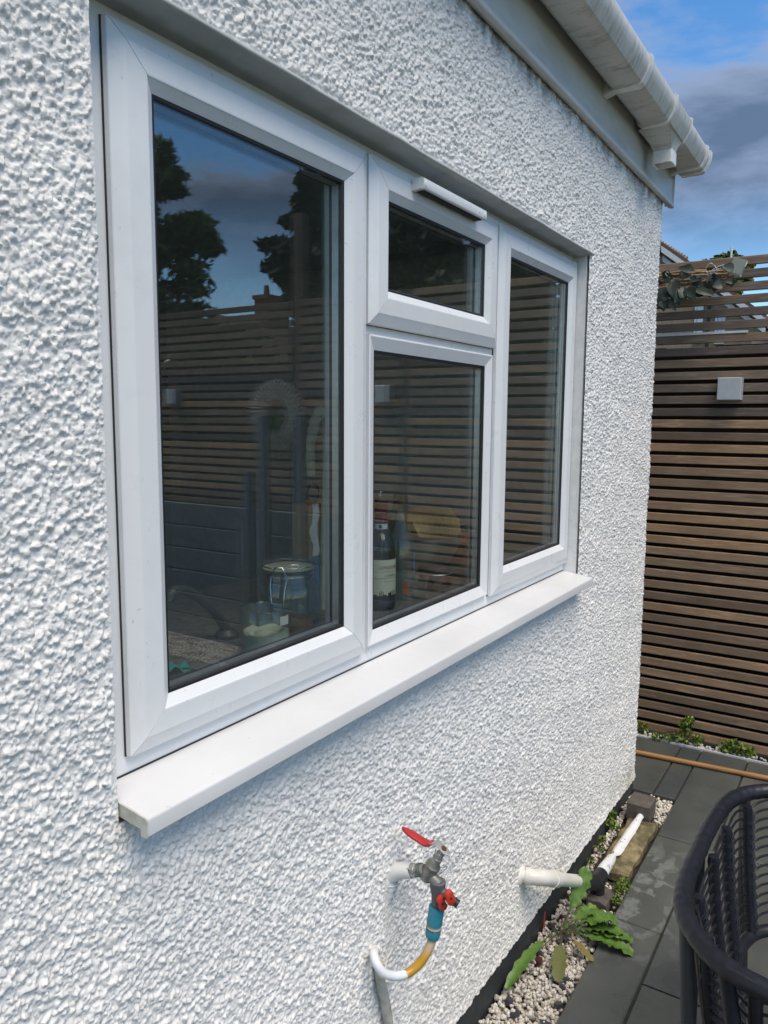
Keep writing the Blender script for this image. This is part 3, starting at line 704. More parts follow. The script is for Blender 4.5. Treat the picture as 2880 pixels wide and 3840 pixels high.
tvp = [(0.8955, 2.262), (0.8700, 2.2625), (0.8655, 2.260), (0.8648, 2.256), (0.8648, 2.241), (0.8660, 2.2385), (0.8690, 2.2370), (0.8710, 2.2382), (0.8710, 2.2395), (0.8955, 2.2375)]
tv.prism([(1.509, y, z) for y, z in tvp], [(1.826, y, z) for y, z in tvp])
tvo = part('trickle_vent', tv, MAT['upvc'], window, 40)
gr = MB()
for k in range(40): gr.box(1.524 + k * 0.0073, 1.5285 + k * 0.0073, 0.8730, 0.8925, 2.2362, 2.2385)
part('vent_grille', gr, MAT['gasket'], window)
for x in (1.518, 1.817): part('screw_cap', MB().lathe([(0.0058, 0), (0.0055, 0.0012), (0.003, 0.0016)], (x, 0.8649, 2.2485), (0, -1, 0), 14), MAT['bracket'], window)
part('vent_catch', MB().box(1.782, 1.786, 0.8638, 0.8649, 2.2475, 2.2515), MAT['bracket'], window)


# eaves ------------------------------------------------------------
fp = [(0.862, 2.6895), (0.846, 2.6850), (0.8395, 2.6870), (0.8368, 2.6920), (0.8372, 2.7010), (0.8445, 2.7150), (0.8465, 2.735), (0.8465, 2.905), (0.862, 2.905)]
fas = MB().prism([(-3.0, y, z) for y, z in fp], [(3.708, y, z) for y, z in fp])
fascia = part('fascia', fas, MAT['fascia'], house, 45)
part('fascia_end', MB().box(3.7085, 3.7185, 0.8400, 0.880, 2.700, 2.904), MAT['bracket'], house)
part('soffit_board', MB().box(-3.0, 3.70, 0.8625, 0.8875, 2.712, 2.735), MAT['fascia'], house)
def gut_profile(off=0.0, lip=0.0):
    o = off
    outer = [(0.8440, 2.8935 + lip), (0.8400 + o * .5, 2.8700), (0.8245 + o * .6, 2.8330 - o * .6), (0.8110 + o * .3, 2.8235 - o), (0.7330 - o * .3, 2.8235 - o), (0.7215 - o * .7, 2.8285 - o * .7), (0.7060 - o, 2.8560), (0.6995 - o, 2.8760), (0.6985 - o, 2.9000 + lip), (0.7010, 2.9050 + lip), (0.7065, 2.9050 + lip)]
    inner = [(0.7085, 2.899), (0.7105, 2.878), (0.7165, 2.858), (0.7290, 2.835), (0.7360, 2.8300), (0.8080, 2.8300), (0.8190, 2.8375), (0.8340, 2.8710), (0.8390, 2.8935 + lip)]
    return outer + inner
gp = gut_profile()
gutter = part('gutter', MB().prism([(-3.0, y, z) for y, z in gp], [(3.706, y, z) for y, z in gp]), MAT['gutter'], house, 35)
def clip(x0, x1, nm='gutter_bracket'):
    q = gut_profile(0.006, 0.0065)
    b = MB().prism([(x0, y, z) for y, z in q], [(x1, y, z) for y, z in q])
    b.box(x0 + .001, x1 - .001, 0.700, 0.716, 2.9075, 2.9115)
    b.box(x0, x1, 0.8405, 0.8462, 2.806, 2.905); b.prism([(x0, 0.8400, 2.808), (x0, 0.8400, 2.850), (x0, 0.8120, 2.8170)], [(x1, 0.8400, 2.808), (x1, 0.8400, 2.850), (x1, 0.8120, 2.8170)])
    return part(nm, b, MAT['bracket'], gutter, 35)
clip(2.655, 2.690); clip(1.45, 1.485); clip(3.632, 3.655)
q0 = gut_profile(0.006, 0.005)
capm = MB().prism([(3.700, y, z) for y, z in q0[:11]] , [(3.733, y, z) for y, z in q0[:11]])
part('stop_end', capm, MAT['bracket'], gutter, 35)
# running outlet with its flared hopper and square spigot
ho = MB(); q = gut_profile(0.0035, 0.002)
ho.prism([(3.045, y, z) for y, z in q], [(3.292, y, z) for y, z in q])
part('outlet_union', ho, MAT['gutter'], gutter, 35)
for xa in (3.030, 3.286): 
    q = gut_profile(0.0085, 0.009)
    part('union_clip', MB().prism([(xa, y, z) for y, z in q], [(xa + 0.014, y, z) for y, z in q]), MAT['bracket'], gutter, 35)
def rr_(x0, x1, y0, y1, z, r=0.008):
    pts_ = []
    for cx_, cy_, a0 in ((x1 - r, y1 - r, 0), (x0 + r, y1 - r, 90), (x0 + r, y0 + r, 180), (x1 - r, y0 + r, 270)):
        for k in range(4): a_ = R(a0 + 30 * k); pts_.append((cx_ + r * math.cos(a_), cy_ + r * math.sin(a_), z))
    return pts_
fl = []
for t in np.linspace(0, 1, 9):
    e = (1 - t) ** 2.0
    fl.append(rr_(3.182 - 0.125 * e, 3.258 + 0.030 * e, 0.738 - 0.014 * e, 0.808 + 0.028 * e, 2.8215 - 0.055 * t, 0.008))
hop = MB().loft(fl); part('outlet_hopper', hop, MAT['gutter'], gutter, 40)
part('outlet_spigot', MB().loft([rr_(3.1795, 3.2605, 0.7355, 0.8105, 2.773), rr_(3.1795, 3.2605, 0.7355, 0.8105, 2.728), rr_(3.186, 3.254, 0.742, 0.804, 2.728), rr_(3.186, 3.254, 0.742, 0.804, 2.765)]), MAT['bracket'], gutter, 40)
# roof over the eaves; unseen tall block behind, added as a sun block
rf = MB().prism([(-3.0, 0.77, 2.915), (-3.0, 0.77, 2.945), (-3.0, 3.9, 4.30), (-3.0, 3.9, 4.26)], [(3.66, 0.77, 2.915), (3.66, 0.77, 2.945), (3.66, 3.9, 4.30), (3.66, 3.9, 4.26)])
part('roof', rf, MAT['rooftile'], house)
part('sun_block', MB().box(-3.0, 3.5, 4.0, 7.5, 0, 5.6), MAT['wallpaint'], house)
# room inside
rm = MB(); rm.box(-0.5, 3.5, 3.9, 3.99, 0.3, 2.6); rm.box(-0.5, 3.5, 1.0, 3.9, 2.56, 2.60)
rm.box(0.02, 0.62, 2.4, 3.9, 0.3, 2.3)
part('room_wall', rm, MAT['roomwall'], house)
part('room_floor', MB().box(-0.5, 3.5, 1.0, 3.9, 0.25, 0.30), MAT['worktop'], house)
part('worktop', MB().box(0.45, 3.2, 0.977, 1.52, 1.238, 1.2765), MAT['worktop'], house)

# ------------------------------------------------------------------ slatted fence
FX = 4.30
fence = thing('slatted_fence', 'tall brown horizontal slatted timber fence at the end of the patio', 'fence', (FX, 0, 0))
def slat_mesh(y0, y1):
    L = (y1 - y0) / 2; c = 0.0025; h, t = 0.0212, 0.010
    pr = [(-t + c, -h), (t - c, -h), (t, -h + c), (t, h - c), (t - c, h), (-t + c, h), (-t, h - c), (-t, -h + c)]
    return MB().prism([(x, -L, z) for x, z in pr], [(x, L, z) for x, z in pr])
def slat_row(y0, y1, ztops, x=FX + 0.010):
    mlow = slat_mesh(y0, y1).mesh('slat', MAT['slat_low']); mtop = slat_mesh(y0, y1).mesh('slat', MAT['slat_top'])
    for z in ztops:
        o = bpy.data.objects.new('slat', mtop if z > 1.75 + random.uniform(-0.25, 0.25) else mlow); col.objects.link(o); o.parent = fence
        o.location = (x - FX + random.uniform(-0.002, 0.002), (y0 + y1) / 2, z - 0.0212 + random.uniform(-0.0015, 0.0015))
        o.rotation_euler = (random.uniform(-0.0012, 0.0012), random.uniform(-0.03, 0.03), random.uniform(-0.001, 0.001))
ZS = [2.5605 - 0.0625 * k for k in range(41)]
slat_row(-0.712, 1.75, ZS)
slat_row(-1.605, -0.752, [z for z in ZS if z > 1.11])
slat_row(-4.60, -1.690, [z - 0.004 for z in ZS if z > 1.11])
pm = MB().box(-0.0375, 0.0375, -0.0375, 0.0375, 0, 2.50).mesh('post', MAT['postwood'])
for y in (1.72, -0.732, -2.9, -4.5):
    o = bpy.data.objects.new('post', pm); col.objects.link(o); o.parent = fence; o.location = (0.0585, y, 0)
part('tall_post', MB().box(FX + 0.021, FX + 0.096, -1.685, -1.610, 0, 3.15), MAT['postwood'], fence)
# white capping lying on one slat
solo('capping_strip', MB().prism([(FX - 0.004, 0.585, 2.186), (FX + 0.016, 0.585, 2.186), (FX + 0.016, 0.585, 2.197), (FX - 0.004, 0.585, 2.197)],
     [(FX - 0.004, 1.72, 2.186), (FX + 0.016, 1.72, 2.186), (FX + 0.016, 1.72, 2.204), (FX - 0.004, 1.72, 2.204)]), MAT['whiteplastic'],
     'long white plastic strip resting on a slat just below the open top of the fence', 'strip')
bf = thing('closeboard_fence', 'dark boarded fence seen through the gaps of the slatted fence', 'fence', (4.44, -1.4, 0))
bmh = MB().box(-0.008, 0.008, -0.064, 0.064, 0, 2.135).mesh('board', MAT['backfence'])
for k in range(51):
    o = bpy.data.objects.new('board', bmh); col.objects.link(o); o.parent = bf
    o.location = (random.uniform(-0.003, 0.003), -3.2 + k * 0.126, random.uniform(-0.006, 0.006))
# grey boarded planter front below the far slats (seen in the panes)
gb = thing('grey_board_panel', 'blue grey painted panel of wide boards under the slats, seen reflected in the window', 'panel', (4.24, -2.6, 0))
gm = MB().prism([(-0.012, -1.78, -0.084), (0.012, -1.78, -0.084), (0.012, -1.78, 0.086), (-0.006, -1.78, 0.086), (-0.012, -1.78, 0.080)],
                [(-0.012, 1.78, -0.084), (0.012, 1.78, -0.084), (0.012, 1.78, 0.086), (-0.006, 1.78, 0.086), (-0.012, 1.78, 0.080)]).mesh('board', MAT['greyboard'])
for k in range(6):
    o = bpy.data.objects.new('board', gm); col.objects.link(o); o.parent = gb; o.location = (0, 0, 0.095 + k * 0.1795)

# wall lights
def wall_light(y, label):
    t = thing('wall_light', label, 'light', (FX, y, 1.905), 'square wall lights on the slatted fence')
    b = MB(); s_ = 0.0555; c = 0.0025; 
    lo = [(-0.0, -s_, -s_), (0, s_, -s_), (0, s_, s_), (0, -s_, s_)]
    b.loft([[(0.0, p[1], p[2]) for p in lo], [(-0.070, p[1], p[2]) for p in lo], [(-0.0725, p[1] * .955, p[2] * .955) for p in lo]])
    o = bpy.data.objects.new('housing', b.mesh('housing', MAT['lampmetal'])); col.objects.link(o); o.parent = t
    l = MB().box(-0.052, -0.020, -0.035, 0.035, -0.0568, -0.0556)
    l.box(-0.052, -0.020, -0.035, 0.035, 0.0556, 0.0568)
    o = bpy.data.objects.new('lens', l.mesh('lens', MAT['paper'])); col.objects.link(o); o.parent = t
    o = bpy.data.objects.new('back_plate', MB().box(-0.001, 0.006, -0.05, 0.05, -0.05, 0.05).mesh('back_plate', MAT['chairmetal'])); col.objects.link(o); o.parent = t
wall_light(0.645, 'square grey wall light on the slatted fence, right of the house corner')
wall_light(-0.874, 'square grey wall light reflected in the middle pane above the wine bottle')
wall_light(-2.858, 'square grey wall light reflected at the left edge of the large left pane')

# wreath with a plant inside
wr = thing('wreath', 'round woven wreath on the fence with greenery, reflected in the large left pane', 'wreath', (4.24, -1.77, 1.766))
wb = MB()
for k in range(44):
    a = 2 * math.pi * k / 44; c = Vector((4.235, -1.77 + 0.178 * math.cos(a), 1.766 + 0.178 * math.sin(a)))
    er = Vector((0, math.cos(a + 0.25), math.sin(a + 0.25)))
    for dr in (0.0,):
        loop = [c + (er * math.cos(t_) * 0.072 + Vector((1, 0, 0)) * math.sin(t_) * 0.042) for t_ in np.linspace(0, 2 * math.pi, 15)]
        wb.tube(loop, 0.0034, 5, caps=False)
part('woven_ring', wb, MAT['wreath'], wr, 60)
def leaf_cloud(n, centre, spread, size, thin=0.0):
    """n little bent leaves"""
    c = np.asarray(centre, float); P_ = RNG.normal(0, 1, (n, 3)); P_ /= np.linalg.norm(P_, axis=1, keepdims=True)
    P_ = c + P_ * (RNG.uniform(0.2, 1, (n, 1)) ** 0.6) * np.asarray(spread)
    return P_
def leaves_mesh(name, P_, size, mat, elong=1.7, updir=0.3):
    n = len(P_)
    a = RNG.normal(0, 1, (n, 3)); a[:, 2] += updir; a /= np.linalg.norm(a, axis=1, keepdims=True)
    b = np.cross(a, RNG.normal(0, 1, (n, 3))); b /= np.linalg.norm(b, axis=1, keepdims=True); nn = np.cross(a, b)
    s = RNG.uniform(size[0], size[1], (n, 1))
    V = np.stack([P_ - a * s * elong * .5, P_ + b * s * .5 + nn * s * .12, P_ + a * s * elong * .5, P_ - b * s * .5 + nn * s * .12], 1).reshape(-1, 3)
    F = (np.array([[0, 1, 2], [0, 2, 3]])[None] + (np.arange(n) * 4)[:, None, None]).reshape(-1, 3)
    me = bpy.data.meshes.new(name); me.from_pydata(V.tolist(), [], F.tolist()); me.materials.append(mat); me.update(); return me
part('greenery', leaves_mesh('greenery', np.concatenate([leaf_cloud(260, (4.22, -1.77, 1.71), (0.03, 0.10, 0.07), 0), leaf_cloud(120, (4.22, -1.72, 1.64), (0.03, 0.05, 0.07), 0)]), (0.012, 0.03), MAT['crown']), None, wr, kind='stuff')

# stainless tubes of a water feature
wf = thing('water_feature', 'stainless steel water feature of upright tubes, reflected in the left pane', 'water feature', (4.0, -1.7, 0))
for (y, h) in ((-1.688, 1.75), (-1.417, 1.75), (-1.833, 1.371), (-1.877, 1.035), (-1.73, 1.066)):
    part('steel_tube', MB().lathe([(0.040, 0.0), (0.040, h - 0.002), (0.0385, h), (0.034, h), (0.033, h - 0.03)], (4.0 + (0.06 if y == -1.417 else 0), y, 0), n=20), MAT['tube'], wf, 40)
part('base_plate', MB().box(3.86, 4.14, -2.02, -1.34, 0.0, 0.03), MAT['blackpvc'], wf)

# ------------------------------------------------------------------ trailing garland on the fence top
gl = thing('leafy_garland', 'willow twig trellis with dark leaves and wire hanging on top of the fence', 'garland', (4.25, 0.95, 2.44))
tw = MB()
def gat(px_a, px_b, x):          # measured point on the garland -> world
    u = 2450 + px_a / 3.858; v = 850 + px_b / 3.858
    d = r2 * ((u - 1440) / FPX) - u2 * ((v - 1920) / FPX) + fw
    p = d * (x / d.x); return Vector((p.x, p.y, p.z + H))
for (a0, b0, a1, b1, x, r) in ((-60, 700, 1100, 660, 4.25, .0055), (60, 690, 760, 640, 4.24, .006), (380, 740, 1180, 690, 4.24, .0065), (90, 850, 940, 800, 4.22, .006), (80, 890, 700, 870, 4.23, .0065),
                               (400, 870, 800, 830, 4.21, .0075), (700, 790, 1060, 770, 4.22, .006), (-60, 860, 520, 870, 4.21, .007), (560, 680, 1100, 655, 4.22, .006), (-40, 770, 640, 760, 4.23, .006), (300, 800, 980, 740, 4.21, .0055), (200, 905, 620, 890, 4.22, .005)):
    A, B = gat(a0, b0, x), gat(a1, b1, x); n_ = 8
    for o_ in (-.011, .004):
        tw.tube([A.lerp(B, t) + Vector((random.uniform(-.003, .003) + o_, 0, o_ + random.uniform(-.004, .004))) for t in np.linspace(0, 1, n_)], [r * 1.15 * random.uniform(.85, 1.15) for _ in range(n_)], 7)
part('twig', tw, MAT['twig'], gl, 60)
def leaf_blade(root, tip, width, up_, droop=0.0, nl=9, ruffle=0.0, shape=None, fold=0.15, seed=0):
    root, tip = Vector(root), Vector(tip); d = tip - root; L = d.length; dn = d.normalized(); side = dn.cross(Vector(up_)).normalized(); upn = side.cross(dn).normalized()
    rows = []; rs = random.Random(seed)
    for i in range(nl + 1):
        t = i / nl; c = root + d * t + upn * (droop * L * (4 * t * (1 - t)))
        wdt = width * (shape(t) if shape else math.sin(math.pi * min(1, (t * 0.92 + 0.06))) ** 0.7)
        row = []
        for k in (-1, -0.5, 0, 0.5, 1):
            rz = ruffle * width * (rs.uniform(-1, 1)) * abs(k)
            row.append(c + side * wdt * 0.5 * k + upn * (fold * wdt * abs(k) + rz))
        rows.append(row)
    return rows
heart = lambda t: (math.sin(math.pi * min(1.0, t ** 0.62 * 0.98 + 0.02)) ** 0.75)
specs = [((300, 780), (330, 1010), 4.19, .065), ((250, 800), (380, 840), 4.2, .05), ((560, 620), (400, 600), 4.2, .05), ((500, 660), (370, 700), 4.2, .05), ((210, 700), (130, 660), 4.19, .05), ((230, 760), (120, 700), 4.2, .045), ((540, 720), (620, 790), 4.19, .035),
         ((700, 720), (620, 800), 4.2, .04), ((840, 740), (950, 730), 4.2, .045), ((960, 790), (860, 900), 4.2, .055), ((700, 880), (840, 900), 4.2, .05), ((660, 930), (840, 970), 4.19, .045), ((560, 900), (560, 1040), 4.2, .06), ((440, 900), (430, 1090), 4.19, .065),
         ((480, 860), (340, 1060), 4.2, .06), ((200, 980), (110, 1080), 4.2, .06), ((180, 1040), (150, 1230), 4.19, .07), ((230, 1050), (270, 1160), 4.2, .05), ((1060, 790), (1190, 820), 4.21, .04), ((1140, 580), (1040, 600), 4.2, .05), ((600, 900), (680, 1010), 4.2, .05),
         ((130, 880), (80, 1010), 4.2, .07), ((60, 900), (-20, 1060), 4.2, .07), ((60, 760), (-20, 860), 4.2, .06), ((740, 900), (640, 960), 4.21, .05), ((900, 700), (820, 760), 4.21, .04), ((20, 1000), (-60, 1180), 4.2, .07), ((330, 930), (300, 1080), 4.21, .06)]
specs += [((a + random.uniform(-60, 60), b + random.uniform(-40, 60)), (c + random.uniform(-70, 70), d + random.uniform(-40, 70)), x - .015, w * random.uniform(.8, 1.05)) for (a, b), (c, d), x, w in specs[:24] + specs[4:28]]
for i, ((a0, b0), (a1, b1), x, w_) in enumerate(specs):
    A, B = gat(a0, b0, x), gat(a1, b1, x + random.uniform(-.03, .02))
    part('leaf', MB().grid(leaf_blade(A, B, w_ * 0.95, (-1, random.uniform(-.5, .5), random.uniform(-.2, .6)), 0.06, 8, 0.03, heart, 0.10, i)), MAT['ivy'], gl, 60)
c_ = gat(1220, 580, 4.20)
ax = Vector((0, -0.030, -0.012)); ay = Vector((0, 0.014, -0.036)); az = Vector((0.012, 0, 0))
part('battery_box', MB().obox(c_, ax, ay, az).obox(c_ + Vector((-.013, 0, 0)), ax * .85, ay * .85, az * .12), MAT['batterybox'], gl)
bt = MB()
for s_ in (-.5, .0, .5): bt.tube([c_ + ax * s_ - ay * .7, c_ + ax * s_ + ay * .7], 0.0065, 8)
part('battery', bt, MAT['greyplastic'], gl, 50)
wv = MB()
wv.tube(spline([gat(790, 690, 4.19), gat(760, 610, 4.185), gat(820, 530, 4.18), gat(880, 560, 4.185), gat(930, 650, 4.19), gat(820, 680, 4.19), gat(860, 620, 4.18), gat(960, 570, 4.18), gat(1030, 560, 4.185), gat(1020, 650, 4.19), gat(1140, 640, 4.195)], 50), 0.0016, 6)
wv.tube(spline([gat(800, 690, 4.19), gat(870, 640, 4.18), gat(980, 600, 4.18), gat(900, 640, 4.185), gat(830, 690, 4.19)], 24), 0.0016, 6)
part('cable', wv, MAT['whiteplastic'], gl, 60)

# ------------------------------------------------------------------ things on the ground
solo('broom_handle', MB().tube([(3.945, 1.45, 0.0135), (3.973, 0.95, 0.0135), (4.024, 0.33, 0.0135), (4.07, -0.25, 0.0135)], 0.0128, 14), MAT['pole'], 'long varnished wooden pole lying on the slate paving beside the fence', 'pole', 60)
# mossy slab, rough
def rough_block(x0, x1, y0, y1, z0, z1, amp, nx_=14, ny_=8, fq=18, skew=0):
    b = MB(); rows = []
    for i in range(nx_ + 1):
        row = []
        for j in range(ny_ + 1):
            x = x0 + (x1 - x0) * i / nx_; y = y0 + (y1 - y0) * j / ny_
            x += skew * (y - y0)
            e = min(i, nx_ - i, 2) / 2 * min(j, ny_ - j, 2) / 2
            row.append((x + amp * .8 * mnoise.noise((x * fq, y * fq, 1.7)), y + amp * .8 * mnoise.noise((x * fq, y * fq, 5.1)), z1 - (0.004 if e == 0 else 0) + amp * mnoise.noise((x * fq, y * fq, 9.0))))
        rows.append(row)
    b.grid(rows)
    per = [(i, 0) for i in range(nx_)] + [(nx_, j) for j in range(ny_)] + [(i, ny_) for i in range(nx_, 0, -1)] + [(0, j) for j in range(ny_, 0, -1)]
    top = [rows[i][j] for i, j in per]; b.loft([[(p[0], p[1], z0) for p in top], top], caps=False)
    b.add([(p[0], p[1], z0) for p in top], [tuple(range(len(top)))]); return b
solo('concrete_slab', rough_block(2.84, 3.32, 0.690, 0.806, -0.03, 0.004, 0.016, 40, 12, 11), MAT['mossy'], 'mossy buff concrete block set in the gravel beside the dark plinth', 'slab', 60)
solo('stone_lump', rough_block(2.60, 2.70, 0.70, 0.775, -0.02, 0.020, 0.012, 8, 6, 25), MAT['cobble'], 'rough brown stone half buried below the black pipe elbow', 'stone', 60)
solo('stone_sett', rough_block(3.305, 3.425, 0.722, 0.822, -0.01, 0.068, 0.004, 10, 9, 22), MAT['cobble'], 'dark square stone sett standing on the gravel by the house corner', 'stone sett', 40)
# waste pipe
wp = thing('waste_pipe', 'white plastic waste pipe from the wall into a black elbow', 'pipe', (2.2, 0.83, 0.2))
wpp = [(2.184, 0.885, 0.291), (2.192, 0.842, 0.292)]
part('wall_stub', MB().tube(wpp, 0.0195, 18), MAT['pvc'], wp, 50)
ml = MB(); ml.ell((2.187, 0.862, 0.291), (0.034, 0.010, 0.030), 14, 8); ml.v = [(p[0] + .004 * mnoise.noise(Vector(p) * 70), p[1], p[2] + .005 * mnoise.noise(Vector(p) * 60)) for p in ml.v]
part('wall_seal', ml, MAT['wallpaint'], wp, 60)
cc = spline([(2.194, 0.845, 0.292), (2.204, 0.822, 0.291), (2.230, 0.802, 0.2825), (2.262, 0.792, 0.2665), (2.300, 0.7865, 0.2460)], 16)
part('elbow', MB().tube(cc, 0.0245, 20).tube([cc[0] + Vector((0, .004, 0)), cc[2]], 0.0265, 20).tube([cc[13], cc[16]], 0.0268, 20), MAT['pvc'], wp, 50)
part('outlet_pipe', MB().tube([(2.285, 0.789, 0.2540), (2.566, 0.772, 0.100)], 0.0213, 20), MAT['pvc'], wp, 50)
be = spline([(2.545, 0.7733, 0.1115), (2.590, 0.768, 0.088), (2.630, 0.756, 0.070), (2.652, 0.752, 0.050), (2.658, 0.751, 0.0)], 14)
part('black_elbow', MB().tube(be, [0.0265] * 3 + [0.029] * 6 + [0.0265] * 6, 20).tube([(2.635, 0.755, 0.069), (2.70, 0.752, 0.064)], 0.0272, 18), MAT['blackpvc'], wp, 50)
part('ground_pipe', MB().tube([(2.68, 0.752, 0.066), (2.76, 0.757, 0.056), (2.86, 0.762, 0.040), (2.905, 0.766, 0.028)], [0.024, 0.0225, 0.0185, 0.012], 16), MAT['pvcdirty'], wp, 50)
st_ = MB(); rows = []
for i in range(26):
    t = i / 25; x = 2.895 + 0.46 * t; y = 0.768 - 0.008 * t
    w_ = (0.006 if t < 0.12 else (0.0195 if t < .75 else 0.015)) * (1 + 0.25 * mnoise.noise((x * 30, 2, 0)))
    rows.append([(x, y - w_, 0.017), (x, y - w_ * .6, 0.030 - .004 * t), (x, y, 0.034 - .004 * t), (x, y + w_ * .6, 0.030 - .004 * t), (x, y + w_, 0.017)])
st_.grid(rows)
solo('painted_ridge', st_, MAT['pvcdirty'], 'flaking white painted ridge running over the mossy concrete block', 'paint ridge', 60)
# orange sliver and dead leaf
solo('dead_leaf', MB().grid(leaf_blade((2.52, 0.30, 0.003), (2.60, 0.33, 0.006), 0.035, (0, 0, 1), .02, 6)), simple('dead_leaf', (0.20, 0.10, 0.03), 0.7), 'small brown dead leaf on the slate by the chair', 'leaf', 60)
solo('plastic_tag', MB().prism([(2.372, 0.852, 0.0), (2.386, 0.852, 0.0), (2.384, 0.853, 0.0)], [(2.400, 0.858, 0.045), (2.408, 0.858, 0.043), (2.406, 0.859, 0.045)]), MAT['redknob'], 'thin orange plastic sliver sticking up against the plinth', 'plastic')
# dandelion
dd = thing('dandelion', 'broad leaved dandelion weed growing from the white gravel', 'weed', (2.383, 0.79, 0))
ro = Vector((2.383, 0.79, 0.012))
obl = lambda t: (0.09 if t < 0.36 else 0.09 + 0.91 * math.sin(math.pi * min(1, (t - 0.36) / 0.70)) ** 0.6 * (1 + .20 * math.sin(t * 43)))
dl = [((2.520, 0.752, 0.185), .056, .02, 'leaf'), ((2.500, 0.702, 0.060), .054, .08, 'leaf'), ((2.490, 0.632, 0.050), .075, .09, 'leaf'), ((2.470, 0.606, 0.022), .060, .08, 'leaf'), ((2.462, 0.570, 0.012), .055, .07, 'leaf'), ((2.410, 0.556, 0.006), .058, .06, 'leaf'),
      ((2.305, 0.657, 0.004), .026, .04, 'leaf_yellow'), ((2.160, 0.722, 0.0), .048, .05, 'leaf_old'), ((2.030, 0.838, 0.012), .038, .10, 'leaf')]
for i, (tip, w_, dr, m_) in enumerate(dl):
    part('leaf', MB().grid(leaf_blade(ro, tip, w_, (0, 0, 1) if i else (-.6, -.5, .4), dr, 26, 0.13 if i < 6 else .06, obl, 0.16, 20 + i)), MAT[m_], dd, 60)
part('crown_stem', MB().ell(ro + Vector((0, 0, 0.004)), (0.012, 0.010, 0.012)), MAT['stem'], dd, 60)
sm = MB()
for tip, w_, dr, m_ in dl: sm.tube([ro, ro.lerp(Vector(tip), .2) + Vector((0, 0, .012)), ro.lerp(Vector(tip), .42) + Vector((0, 0, dr * .16))], [.0035, .0025, .0015], 6)
part('leaf_stalk', sm, MAT['stem'], dd, 60)
def weed(label, spots, size, loc, mat='weed', n=70, h=0.06):
    t = thing('weed', label, 'weed', loc, 'small green weeds in the paving gaps')
    P_ = []; s_ = MB()
    for (x, y, z, r) in spots:
        P_.append(leaf_cloud(n, (x, y, z + r * .7), (r, r, r * .9), 0))
        for k in range(5): s_.tube([(x + random.uniform(-.3, .3) * r, y + random.uniform(-.3, .3) * r, 0), (x + random.uniform(-.8, .8) * r, y + random.uniform(-.8, .8) * r, z + r * random.uniform(.8, 1.6))], .0012, 5)
    part('foliage', leaves_mesh('foliage', np.concatenate(P_), size, MAT[mat], 1.4, 0.6), None, t, kind='stuff'); part('stem', s_, MAT['stem'], t)
weed('tallest bright green weed, at the fence foot beside the paving joint', [(4.25, 0.765, 0.02, .045), (4.255, 0.77, 0.08, .035), (4.25, 0.75, 0.115, .03), (4.25, 0.70, .02, .03)], (.008, .018), (4.25, .765, 0))
weed('widest spreading green weed at the fence foot, nearest the chair', [(4.262, 0.56, .01, .035), (4.262, 0.50, .01, .04), (4.262, 0.45, .01, .032), (4.262, .52, .05, .02)], (.010, .022), (4.262, .5, 0))
weed('low yellowish weed left of the tallest one at the fence foot', [(4.22, 0.905, 0, .03), (4.235, 0.85, .005, .03), (4.25, .82, .01, .035)], (.007, .015), (4.23, .86, 0), n=50)
weed('small weed by the house corner at the fence foot', [(4.26, 0.985, .02, .03), (4.26, 1.02, .03, .03)], (.008, .016), (4.26, 1.0, 0), n=45)
weed('feathery weed between the black elbow and the slate paving', [(2.73, 0.69, .0, .03), (2.70, .685, .02, .022), (2.77, .685, 0, .025), (2.66, .68, 0, .02)], (.006, .013), (2.72, .69, 0), n=60)
weed('leafy weed against the plinth behind the mossy block', [(3.165, 0.845, .0, .03), (3.19, .85, .03, .02)], (.010, .022), (3.17, .845, 0), n=40)
weed('mossy weed tuft where the plinth meets the mossy block', [(2.96, 0.835, 0, .022), (3.0, .835, .02, .018), (2.86, .84, 0, .018)], (.006, .012), (2.93, .835, 0), n=40)

# ------------------------------------------------------------------ garden tap
tp_ = thing('garden_tap', 'wall mounted metal garden tap with red lever handle', 'tap', (1.40, 0.80, 0.70))
Vv = Vector
eb = MB().tube(spline([(1.398, 0.885, 0.690), (1.398, 0.868, 0.708), (1.399, 0.846, 0.724), (1.400, 0.812, 0.736)], 10), [0.023, 0.022, .0215, .021, .0205, .020, .0195, .019, .0185, .018, .0175], 14)
eb.ell((1.396, 0.872, 0.695), (0.026, 0.018, 0.032))
part('painted_elbow', eb, MAT['wallpaint'], tp_, 60)
part('wall_pipe', MB().tube(spline([(1.396, 0.868, 0.69), (1.394, 0.870, 0.665), (1.390, 0.874, 0.635)], 8), [.020, .015, .018, .013, .016, .012, .013, .009, .006], 10), MAT['wallpaint'], tp_, 60)
dirb = Vv((0.0, -0.93, 0.36)).normalized()
n0 = Vv((1.400, 0.813, 0.7355))
part('inlet_nut', MB().lathe([(0.0135, 0), (0.0165, .002), (0.0165, 0.012), (0.0135, .014)], n0, dirb, 6).lathe([(0.0125, .012), (.0125, .036)], n0, dirb, 14), MAT['steel'], tp_, 30)
st0 = Vv((1.400, 0.7665, 0.7505)); sdir = Vv((0.02, -0.47, 0.88)).normalized()
part('valve_body', MB().lathe([(0.010, -0.026), (0.0145, -0.0225), (0.0158, -0.012), (0.0158, 0.012), (0.0172, 0.0135), (0.0172, 0.019), (0.015, 0.021), (0.0128, 0.026), (0.0108, 0.030)], st0, sdir, 20), MAT['brass'], tp_, 35)
part('spindle', MB().lathe([(0.0108, 0.026), (0.0112, 0.028), (0.0112, 0.042), (.0095, .0425), (0.0092, 0.056), (.0072, .057), (0.0072, 0.0665)], st0, sdir, 14), MAT['steel'], tp_, 35)
lv = st0 + sdir * 0.067
wd = Vv((1, 0, 0))
